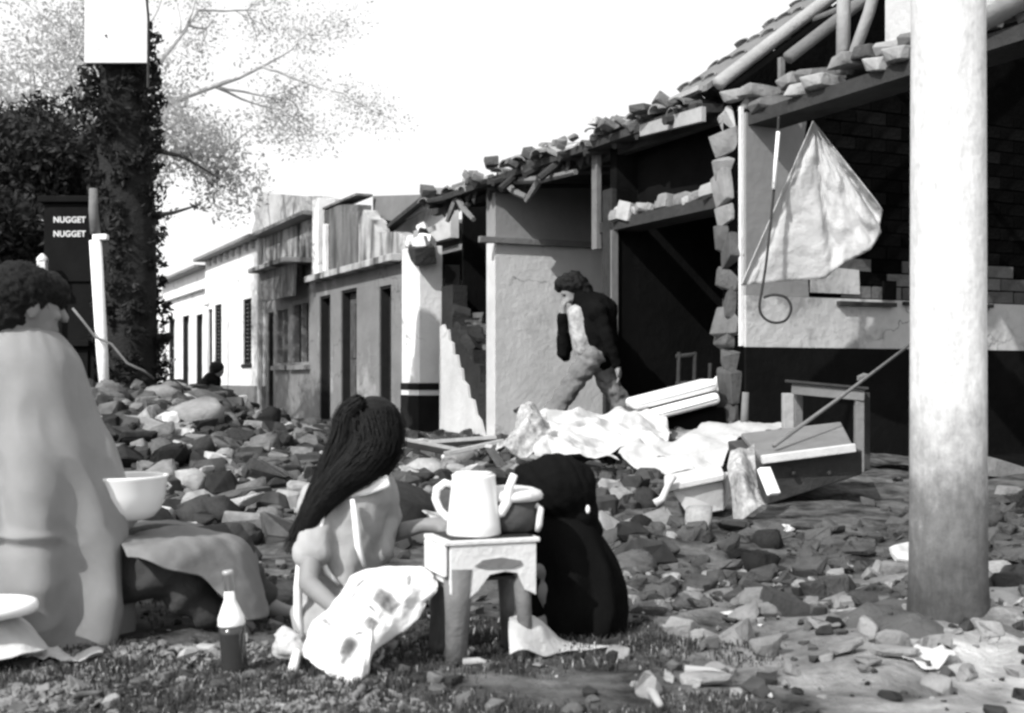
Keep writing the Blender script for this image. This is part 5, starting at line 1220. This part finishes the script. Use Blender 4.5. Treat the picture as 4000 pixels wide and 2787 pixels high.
# ------------------------------------------------------------------ hanging cloth and cable in the gutted house
def cloth_sheet(name, outline, apex, depthf, m, NR=44, NS=120, fold=None, thick=.006, parent=None):
    """cloth gathered at a nail and spreading to a ragged hem"""
    n = len(outline); vs = []; mb = MB()
    for r_ in range(NR + 1):
        q = r_ / NR
        for j in range(NS + 1):
            f = j / NS * (n - 1); i = min(int(f), n - 2); k = f - i
            ox = outline[i][0] + (outline[i + 1][0] - outline[i][0]) * k; oy = outline[i][1] + (outline[i + 1][1] - outline[i][1]) * k
            x = apex[0] + (ox - apex[0]) * q; y = apex[1] + (oy - apex[1]) * q
            vs.append(P(x, y, depthf(x, y, q, j / NS) + (fold(q, j / NS) if fold else 0)))
    mb.add(vs, [(r_ * (NS + 1) + j, r_ * (NS + 1) + j + 1, (r_ + 1) * (NS + 1) + j + 1, (r_ + 1) * (NS + 1) + j) for r_ in range(NR) for j in range(NS)])
    o = mb.build(name, m, parent, True)
    q = o.modifiers.new('thickness', 'SOLIDIFY'); q.thickness = thick; q.offset = 0
    return o
ol_ = [(1661, 641), (1675, 640), (1700, 636), (1760, 632), (1850, 625), (1872, 606), (1893, 589), (1925, 575), (1952, 560), (1962, 545), (1975, 522), (1972, 506), (1979, 472), (1968, 455), (1950, 432), (1928, 405), (1905, 378)]
fold = lambda q, j: .16 * q * math.exp(-((j - .66 - .05 * q) / .055) ** 2) - .12 * q * math.exp(-((j - .76) / .06) ** 2) + .06 * q * math.sin(j * 7 + .5) + .05 * q * math.exp(-((j - .3) / .05) ** 2) + .04 * fbm((q * 3, j * 6, 0), 1.3) + q * q * .022 * math.sin(j * 34 + 5 * noise.noise(Vector((j * 3, q * 2, 1)))) + .012 * fbm((q * 9, j * 16, 4), 1.5)
o = cloth_sheet('hanging_cloth', ol_, (1823, 272), lambda x, y, q, j: 9.05 + .25 * j, SHEETC, fold=fold)
tag(o, 'large white cloth hanging by one corner inside the gutted house', 'cloth')
t = local_thing('cable', 'loose hanging cable with a loop at its lower end before the inner wall', 'cable', (0, 0, 0))
pts = [(1746, 262), (1743, 320), (1735, 430), (1728, 500), (1718, 590), (1708, 655), (1703, 690), (1712, 712), (1735, 724), (1762, 718), (1774, 692), (1762, 668), (1735, 662), (1712, 668)]
MB().tube([P(*crom(pts, i / 70), 8.95) for i in range(71)], .010, 7).build('cord', WOOD_D, t, True)
MB().tube([P(1745, 296, 8.93), P(1739, 366, 8.93), P(1735, 425, 8.93)], .014, 7).build('pale_sleeve', WPOST, t, True)

# ------------------------------------------------------------------ salvaged furniture and sheets on the rubble
# two white cushions on a dark seat
a0 = P(1412, 908, 9.9); d_ = (P(1597, 861, 9.9) - a0); ln = d_.length; ang = math.atan2(d_.z, d_.x)
for k_, (px, py, sc_, lab) in enumerate(((1504, 884, 1.0, 'upper white padded cushion of the tilted pair on the dark seat'), (1524, 911, .83, 'lower white padded cushion of the tilted pair on the dark seat'))):
    c_ = P(px, py, 9.9 - .04 * k_)
    mb = MB(); mb.box(-ln / 2 * sc_, ln / 2 * sc_, -.24, .24, -.046, .046)
    t = local_thing('cushion', lab, 'cushion', c_, .06); t.rotation_euler = (0, -ang, .06)
    o = mb.build('pad', CUSH, t, True); q = o.modifiers.new('b', 'BEVEL'); q.width = .036; q.segments = 4
    MB().tube([(-ln / 2 * sc_ + .03, -.243, 0.0), (0, -.246, .0), (ln / 2 * sc_ - .03, -.243, .0)], .006, 6).build('piping_or_highlight', CUSH, t, True)
t = local_thing('seat', 'dark upholstered seat body under the two white cushions', 'seat', P(1545, 945, 10.0), .06); t.rotation_euler = (0, -ang, .06)
o = MB().box(-.22, .27, -.22, .3, -.16, .06).build('base', BLACKC, t, True, bevel=.03)
for sx in (-.18, .22): MB().tube([(sx, -.18, -.16), (sx, -.18, -.26)], .022, 8).build('leg', WOOD_D, t)
o = MB().ell((0, 0, 0), (.045, .03, .085), 14, 10).build('bolster', CUSH, None, True); o.location = P(1608, 864, 10.0); o.rotation_euler = (0, .25, 0)
tag(o, 'small white oval bolster at the raised end of the cushions', 'bolster')

# draped white sheet over the rubble
def sheet_grid(name, rows, m, nz_=.03, sub=2, thick=.006, seed=0):
    """rows of control points in world space -> smooth rumpled cloth"""
    NU, NV = 70, 46; vs = []
    for i in range(NV + 1):
        for j in range(NU + 1):
            cols = [crom([tuple(p) for p in r], j / NU) for r in rows]; p = Vector(crom(cols, i / NV))
            e = nz_ * (fbm((p.x * 4.2, p.y * 4, p.z * 4 + seed), 1.0, 4)) + nz_ * .4 * math.sin(p.x * 22 + p.z * 18 + 5 * noise.noise(p * 3 + Vector((seed, 0, 0))))
            vs.append(p + Vector((0, -.6, .8)) * e)
    mb = MB().add(vs, [(i * (NU + 1) + j, i * (NU + 1) + j + 1, (i + 1) * (NU + 1) + j + 1, (i + 1) * (NU + 1) + j) for i in range(NV) for j in range(NU)])
    o = mb.build(name, m, None, True); q = o.modifiers.new('thickness', 'SOLIDIFY'); q.thickness = thick; q.offset = 0
    return o
o = sheet_grid('sheet', [
    [P(1200, 925, 9.8), P(1290, 920, 9.9), P(1380, 921, 9.9), P(1470, 935, 9.8), P(1500, 965, 9.5)],
    [P(1190, 960, 9.3), P(1290, 945, 9.4), P(1390, 950, 9.4), P(1470, 962, 9.3), P(1505, 978, 9.2)],
    [P(1185, 990, 8.9), P(1290, 975, 9.0), P(1380, 985, 8.9), P(1450, 985, 8.9), P(1500, 985, 8.9)],
    [P(1190, 1015, 8.6), P(1290, 1010, 8.6), P(1370, 1012, 8.5), P(1440, 1005, 8.6), P(1490, 1000, 8.7)]], SHEETC, .07, seed=1)
tag(o, 'rumpled white sheet spread over the rubble below the walker', 'sheet')
o = sheet_grid('sheet', [
    [P(1575, 950, 9.2), P(1640, 943, 9.3), P(1710, 945, 9.3), P(1788, 950, 9.2)],
    [P(1520, 985, 8.6), P(1580, 980, 8.6), P(1650, 975, 8.7), P(1700, 970, 8.8)],
    [P(1400, 1000, 8.5), P(1500, 1000, 8.4), P(1580, 995, 8.4), P(1655, 985, 8.5)],
    [P(1395, 1030, 8.2), P(1470, 1045, 8.0), P(1560, 1040, 8.0), P(1630, 1020, 8.1)],
    [P(1440, 1052, 8.0), P(1490, 1062, 7.9), P(1560, 1060, 7.9), P(1620, 1050, 7.95)]], SHEETC, .03, seed=7)
tag(o, 'smooth pale sheet hanging over boxes in front of the dark seat', 'sheet')
o = sheet_grid('patterned_cloth', [
    [P(1175, 905, 9.0), P(1195, 900, 9.0), P(1225, 920, 9.0)],
    [P(1150, 945, 8.8), P(1185, 930, 8.75), P(1230, 940, 8.8)],
    [P(1125, 985, 8.6), P(1175, 965, 8.55), P(1235, 975, 8.6)],
    [P(1110, 1020, 8.5), P(1150, 1010, 8.45), P(1215, 1010, 8.5)]], PATTC, .11, seed=3)
tag(o, 'crumpled patterned cloth heaped at the left end of the white sheet', 'cloth')
o = sheet_grid('pale_cloth', [
    [P(1205, 985, 8.5), P(1250, 980, 8.5), P(1330, 1000, 8.4)],
    [P(1195, 1005, 8.3), P(1260, 1005, 8.3), P(1360, 1015, 8.2)],
    [P(1200, 1022, 8.2), P(1270, 1022, 8.2), P(1390, 1025, 8.1)]], SHEETC, .05, seed=9)
tag(o, 'narrow pale cloth strip sagging below the white sheet above the black shawl', 'cloth')
o = sheet_grid('white_cloth', [
    [P(1142, 1385, 3.10), P(1180, 1372, 3.12), P(1215, 1392, 3.14), P(1260, 1425, 3.18), P(1330, 1440, 3.22), P(1398, 1440, 3.25)],
    [P(1140, 1425, 3.04), P(1178, 1410, 3.06), P(1215, 1420, 3.08), P(1262, 1440, 3.14), P(1330, 1446, 3.17), P(1396, 1446, 3.2)],
    [P(1143, 1470, 3.0), P(1180, 1462, 3.01), P(1222, 1468, 3.04), P(1270, 1458, 3.1), P(1330, 1455, 3.14), P(1390, 1453, 3.17)]], SHEETC, .022, seed=14, thick=.004)
tag(o, 'rumpled white cloth trailing from behind the stove to the black shawl', 'cloth')
o = sheet_grid('white_cloth', [
    [P(-120, 1365, 3.1), P(-40, 1360, 3.1), P(20, 1378, 3.1), P(66, 1410, 3.08), P(92, 1440, 3.06)],
    [P(-120, 1400, 2.98), P(-40, 1392, 2.96), P(25, 1405, 2.97), P(72, 1432, 2.98), P(105, 1450, 3.0)],
    [P(-120, 1470, 2.88), P(-40, 1475, 2.88), P(20, 1478, 2.88), P(66, 1474, 2.9), P(100, 1466, 2.94)]], SHEETC, .03, seed=21, thick=.004)
tag(o, 'crumpled white cloth under the enamel tray beside the blanket hem', 'cloth')
o = sheet_grid('grey_cloth', [
    [P(255, 1178, 3.75), P(330, 1176, 3.75), P(430, 1182, 3.75), P(520, 1190, 3.75), P(565, 1225, 3.72), P(590, 1300, 3.70)],
    [P(260, 1192, 3.5), P(330, 1190, 3.5), P(430, 1195, 3.52), P(512, 1200, 3.55), P(556, 1236, 3.52), P(592, 1330, 3.5)],
    [P(270, 1215, 3.28), P(330, 1222, 3.22), P(420, 1226, 3.25), P(492, 1235, 3.34), P(545, 1275, 3.36), P(600, 1372, 3.36)],
    [P(285, 1245, 3.2), P(335, 1252, 3.14), P(390, 1272, 3.16), P(450, 1288, 3.22), P(500, 1335, 3.24), P(555, 1392, 3.26)]], KNEEC, .030, seed=33, thick=.005)
tag(o, 'grey cloth spread over the drawn-up knees beside the pale blanket', 'cloth')
# broken planks by the pillar foot
rnd = random.Random(31)
for i, (x0, y0, x1, y1, Y, lab) in enumerate(((897, 990, 1062, 1022, 9.0, 'longest pale plank lying across the rubble by the pillar foot'), (960, 996, 1110, 985, 9.4, 'thin pale plank crossing over the longest plank by the pillar'), (1000, 1018, 1125, 990, 8.7, 'pale splintered plank pointing up to the patterned cloth'), (1095, 1000, 1128, 1052, 8.3, 'short pale stick standing askew behind the coffee pot'))):
    p, q = P(x0, y0, Y), P(x1, y1, Y + .15); mb = MB(); d = (q - p); M = Matrix.Translation((p + q) / 2) @ d.to_track_quat('X', 'Z').to_matrix().to_4x4() @ Matrix.Rotation(rnd.uniform(-.4, .4), 4, 'X')
    L_ = d.length / 2; mb.box(-L_, L_, -.06 + .03 * (i == 3), .06 - .03 * (i == 3), -.016, .016, M)
    o = mb.build('plank', WOOD_L, None, bevel=.005); tag(o, lab, 'plank')
# overturned dark chest with a pale edge
def quad_box(name, cs, m, parent, bevel=.008):
    mb = MB(); mb.add(cs, [(0, 1, 2, 3), (7, 6, 5, 4), (0, 4, 5, 1), (1, 5, 6, 2), (2, 6, 7, 3), (3, 7, 4, 0)]); return mb.build(name, m, parent, bevel=bevel)
t = thing('chest', 'overturned dark chest with a pale edge and grey tilted lid on the rubble', 'chest', P(1820, 1120, 6.606))
lid = [P(1709, 1028, 6.561), P(1914, 1000, 6.606), P(1886, 946, 7.421), P(1662, 972, 7.330)]
dn = Vector((0, .04, -.07))
quad_box('lid', lid + [p + Vector((0, .02, -.03)) for p in lid], BOXM, t)
fr = [P(1711, 1040, 6.579), P(1934, 1010, 6.625), P(1934, 1064, 6.697), P(1722, 1133, 6.652)]
quad_box('body', [fr[0], fr[1], fr[1] + Vector((-.05, .8, .08)), fr[0] + Vector((-.05, .8, .08)), fr[3], fr[2], fr[2] + Vector((-.05, .8, 0)), fr[3] + Vector((-.05, .8, 0))], BOXD, t)
e0, e1 = P(1708, 1031, 6.543), P(1917, 1004, 6.588)
M = Matrix.Translation((e0 + e1) / 2) @ (e1 - e0).to_track_quat('X', 'Z').to_matrix().to_4x4(); MB().box(-(e1 - e0).length / 2, (e1 - e0).length / 2, -.02, .02, -.024, .022, M).build('edge_strip', BOXL, t, bevel=.006)
for x_ in (1780, 1860): MB().ell(P(x_, 1062, 6.606), (.016, .016, .016), 8, 6).build('knob', BLACKM, t)
# pale cabinet box
t = thing('box', 'pale wooden box with its lid ajar beside the overturned chest', 'box', P(1565, 1155, 6.120))
f0 = [P(1505, 1098, 6.120), P(1622, 1080, 6.163), P(1624, 1146, 6.206), P(1545, 1160, 6.120)]
bk = Vector((.1, .4, .02)); quad_box('body', [f0[0], f0[1], f0[1] + bk, f0[0] + bk, f0[3], f0[2], f0[2] + bk, f0[3] + bk], BOXL, t)
f1 = [P(1490, 1090, 6.077), P(1625, 1062, 6.137)]; lift = Vector((.05, .42, .02))
quad_box('lid', [f1[0], f1[1], f1[1] + lift, f1[0] + lift, f1[0] - Vector((0, 0, .035)), f1[1] - Vector((0, 0, .035)), f1[1] + lift - Vector((0, 0, .035)), f1[0] + lift - Vector((0, 0, .035))], BOXL, t)
MB().tube([P(1468, 1130, 6.034), P(1485, 1120, 6.034), P(1500, 1085, 6.051), P(1512, 1070, 6.077)], [.022, .02, .016, .014], 8).build('corner_rail', BOXL, t, True)
# rumpled cloth strip between box and chest
o = sheet_grid('cloth_strip', [
    [P(1640, 1005, 6.293), P(1665, 1000, 6.250), P(1690, 1005, 6.293)],
    [P(1632, 1050, 6.120), P(1662, 1050, 6.051), P(1700, 1060, 6.120)],
    [P(1640, 1105, 6.034), P(1668, 1105, 5.948), P(1702, 1110, 6.034)],
    [P(1650, 1160, 5.948), P(1680, 1158, 5.879), P(1715, 1150, 5.948)]], PATTC, .07, seed=12); tag(o, 'pale mottled cloth strip hanging between the pale box and the dark chest', 'cloth')
p, q = P(1712, 1050, 5.991), P(1736, 1110, 5.931); M = Matrix.Translation((p + q) / 2) @ (q - p).to_track_quat('Z', 'Y').to_matrix().to_4x4()
o = MB().box(-.036, .036, -.015, .015, -(q - p).length / 2, (q - p).length / 2, M).build('plank', TRIM, None, bevel=.006); tag(o, 'short white slat leaning against the dark chest', 'slat')
# table frame against the inner wall
t = thing('table', 'battered pale table frame standing against the black dado', 'table', P(1845, 960, 8.7))
a_, b_ = P(1765, 870, 8.6), P(1938, 886, 8.5)
M = Matrix.Translation((a_ + b_) / 2) @ (b_ - a_).to_track_quat('X', 'Z').to_matrix().to_4x4(); L_ = (b_ - a_).length / 2
MB().box(-L_ + .03, L_, -.03, .0, -.042, .035, M).build('apron', WOOD_M, t, bevel=.004)
MB().box(-L_ - .01, L_ + .02, -.06, .42, .037, .056, M).build('tabletop', WOOD_D, t, bevel=.004)
for x_, yy, w_, m_ in ((1766, 8.6, .036, WOOD_L), (1926, 8.52, .03, WOOD_M), (1790, 9.0, .028, WOOD_M), (1940, 8.95, .028, WOOD_D)):
    p = P(x_, 862, yy); MB().box(p.x - w_, p.x + w_, yy - w_, yy + w_, 0, .60).build('leg', m_, t, bevel=.005)
MB().box(P(1790, 0, 8.6).x, P(1915, 0, 8.6).x, 8.9, 8.94, .22, .27).build('stretcher', WOOD_D, t)
o = bpy.data.objects.new('plaster_chunk', ST[RUB_L][1]); COL.objects.link(o); o.location = P(1934, 846, 8.75); o.scale = (.052, .04, .04); o.rotation_euler = (.2, -.3, .3); tag(o, 'small bright plaster chunk lying on the battered table', 'plaster chunk')
o = MB().tube([P(1735, 1000, 6.7), P(1880, 895, 7.2), P(2042, 772, 7.8)], [.013, .011, .009], 8).build('stick', WOOD_M, None, True); tag(o, 'long thin stick leaning up from the dark chest towards the pole', 'stick')
t = thing('post', 'short pale broken post under the brick pillar near the bolster', 'post', P(1672, 940, 9.2)); MB().tube([P(1668, 960, 9.2), P(1672, 880, 9.2)], [.03, .026], 8).build('shaft', WOOD_M, t, True)
# grey shoulder-high clutter inside the black doorway
t = thing('chair', 'broken dark chair just visible inside the black doorway', 'chair', P(1560, 900, 11.0))
for x_ in (1520, 1556, 1590): MB().tube([P(x_, 905, 11), P(x_ + 3, 790 if x_ < 1580 else 815, 11)], .02, 6).build('leg', WOOD_D, t)
MB().tube([P(1515, 800, 11), P(1562, 795, 11)], .02, 6).build('back_rail', WOOD_D, t); MB().tube([P(1515, 862, 11), P(1595, 858, 11)], .025, 6).build('seat_rail', WOOD_D, t)

# ------------------------------------------------------------------ foreground grass, litter, twigs
def grass(name, n, pos, h0, h1, m, seed):
    rnd = random.Random(seed); V = []; Fc = []
    for i in range(n):
        x, y, k = pos(rnd)
        z = H(x, y); h_ = rnd.uniform(h0, h1) * k; a = rnd.uniform(0, 6.28); l = rnd.uniform(.2, 1.0) * h_; w_ = rnd.uniform(.0012, .0028); c_, s_ = math.cos(a), math.sin(a); o = len(V)
        V += [(x - s_ * w_, y + c_ * w_, z - .003), (x + s_ * w_, y - c_ * w_, z - .003), (x + c_ * l * .4 + s_ * w_ * .7, y + s_ * l * .4 - c_ * w_ * .7, z + h_ * .7), (x + c_ * l * .4 - s_ * w_ * .7, y + s_ * l * .4 + c_ * w_ * .7, z + h_ * .7), (x + c_ * l, y + s_ * l, z + h_ * .9)]
        Fc += [(o, o + 1, o + 2, o + 3), (o + 3, o + 2, o + 4)]
    me = bpy.data.meshes.new(name); me.from_pydata(V, [], Fc); me.materials.append(m); return tag(link(name, me), kind='stuff')
def gpos(r):
    while True:
        y = 2.05 + 1.9 * r.random() ** 1.3; x = r.uniform(-.47, .47) * y * 1.05
        d = .5 + 1.1 * noise.noise(Vector((x * 2.3, y * 2.3, 0))) + .5 * noise.noise(Vector((x * 7, y * 7, 3))) - smooth(.15, .75, x + .3 * noise.noise(Vector((x, y * 2, 8)))) * .9 - smooth(3.0, 3.9, y) * .6
        if r.random() < d: return x, y, .6 + .7 * max(0, min(1, d))
grass('grass', 30000, gpos, .007, .024, GRASSM, 8)
grass('dry_grass', 3500, gpos, .006, .022, LITTER, 18)
def lpos(r):
    while True:
        x, y = r.uniform(-1.15, .5), 2.0 + 1.2 * r.random()
        if r.random() < .5 + 1.3 * noise.noise(Vector((x * 3.1, y * 3.1, 14))) - .9 * smooth(-.6, .3, x): return x, y
lm_ = mat('leaf_litter', .17, .5, 16, 1, .3)
scatter('leaf_litter', 2600, lpos, .004, .017, lm_, 61, 1.6)
rnd = random.Random(51)
for i, (x0, y0, x1, y1, r, m, lab) in enumerate(((1432, 1545, 1480, 1600, .012, WOOD_L, 'pale stick lying in the grass at the near edge by the sand'), (835, 1500, 860, 1470, .006, WOOD_L, 'thin pale twig beside the dark hollow under the sack'), (1040, 1495, 1090, 1500, .010, WOOD_L, 'pale curled splinter between the stove legs'), (1000, 1480, 985, 1430, .008, WOOD_M, 'grey twig beside the front leg of the stove'), (790, 1575, 815, 1545, .009, WOOD_M, 'stub of grey stick in the grass before the sack'), (1535, 1190 + 330, 1640, 1525, .012, WOOD_L, 'pale flat lath on the sand in front'))):
    Y0, Y1 = .7 * 2750 / (y0 - 850), .7 * 2750 / (y1 - 850); p, q = P(x0, y0, Y0), P(x1, y1, Y1); p.z = H(p.x, p.y) + r * .8; q.z = H(q.x, q.y) + r * 1.2
    o = MB().tube([p, p.lerp(q, .5) + Vector((.01, 0, .004)), q], [r, r * .9, r * .6], 7).build('stick', m, None, True); tag(o, lab, 'stick')
def paper(label, px, py, w_, d_, m, seed, yaw):
    Y = .7 * 2750 / (py - 850); c_ = P(px, py, Y); rnd = random.Random(seed); mb = MB(); n = 14; vs = []
    for i in range(n + 1):
        for j in range(n + 1):
            x = (i / n - .5) * w_; y = (j / n - .5) * d_; x2 = x * math.cos(yaw) - y * math.sin(yaw); y2 = x * math.sin(yaw) + y * math.cos(yaw)
            e = .018 + .022 * fbm((x * 18 + seed, y * 18, 0), 1, 3); vs.append((c_.x + x2 + .006 * noise.noise(Vector((x * 30, y * 30, seed))), c_.y + y2, H(c_.x + x2, c_.y + y2) + max(.004, e)))
    mb.add(vs, [(i * (n + 1) + j, i * (n + 1) + j + 1, (i + 1) * (n + 1) + j + 1, (i + 1) * (n + 1) + j) for i in range(n) for j in range(n)])
    o = mb.build('paper', m, None, True); q = o.modifiers.new('thickness', 'SOLIDIFY'); q.thickness = .002; tag(o, label, 'paper'); return o
paper('long pale scrap of paper on the grass before the blanket', 140, 1485, .19, .10, SHEETC, 1, .3)
paper('crumpled pale wrapper on the sand at the foot of the pole', 2080, 1490, .12, .10, SHEETC, 2, .5)
paper('small pale rag in the dirt beyond the stove leg', 985, 1400, .06, .05, SHEETC, 3, .2)
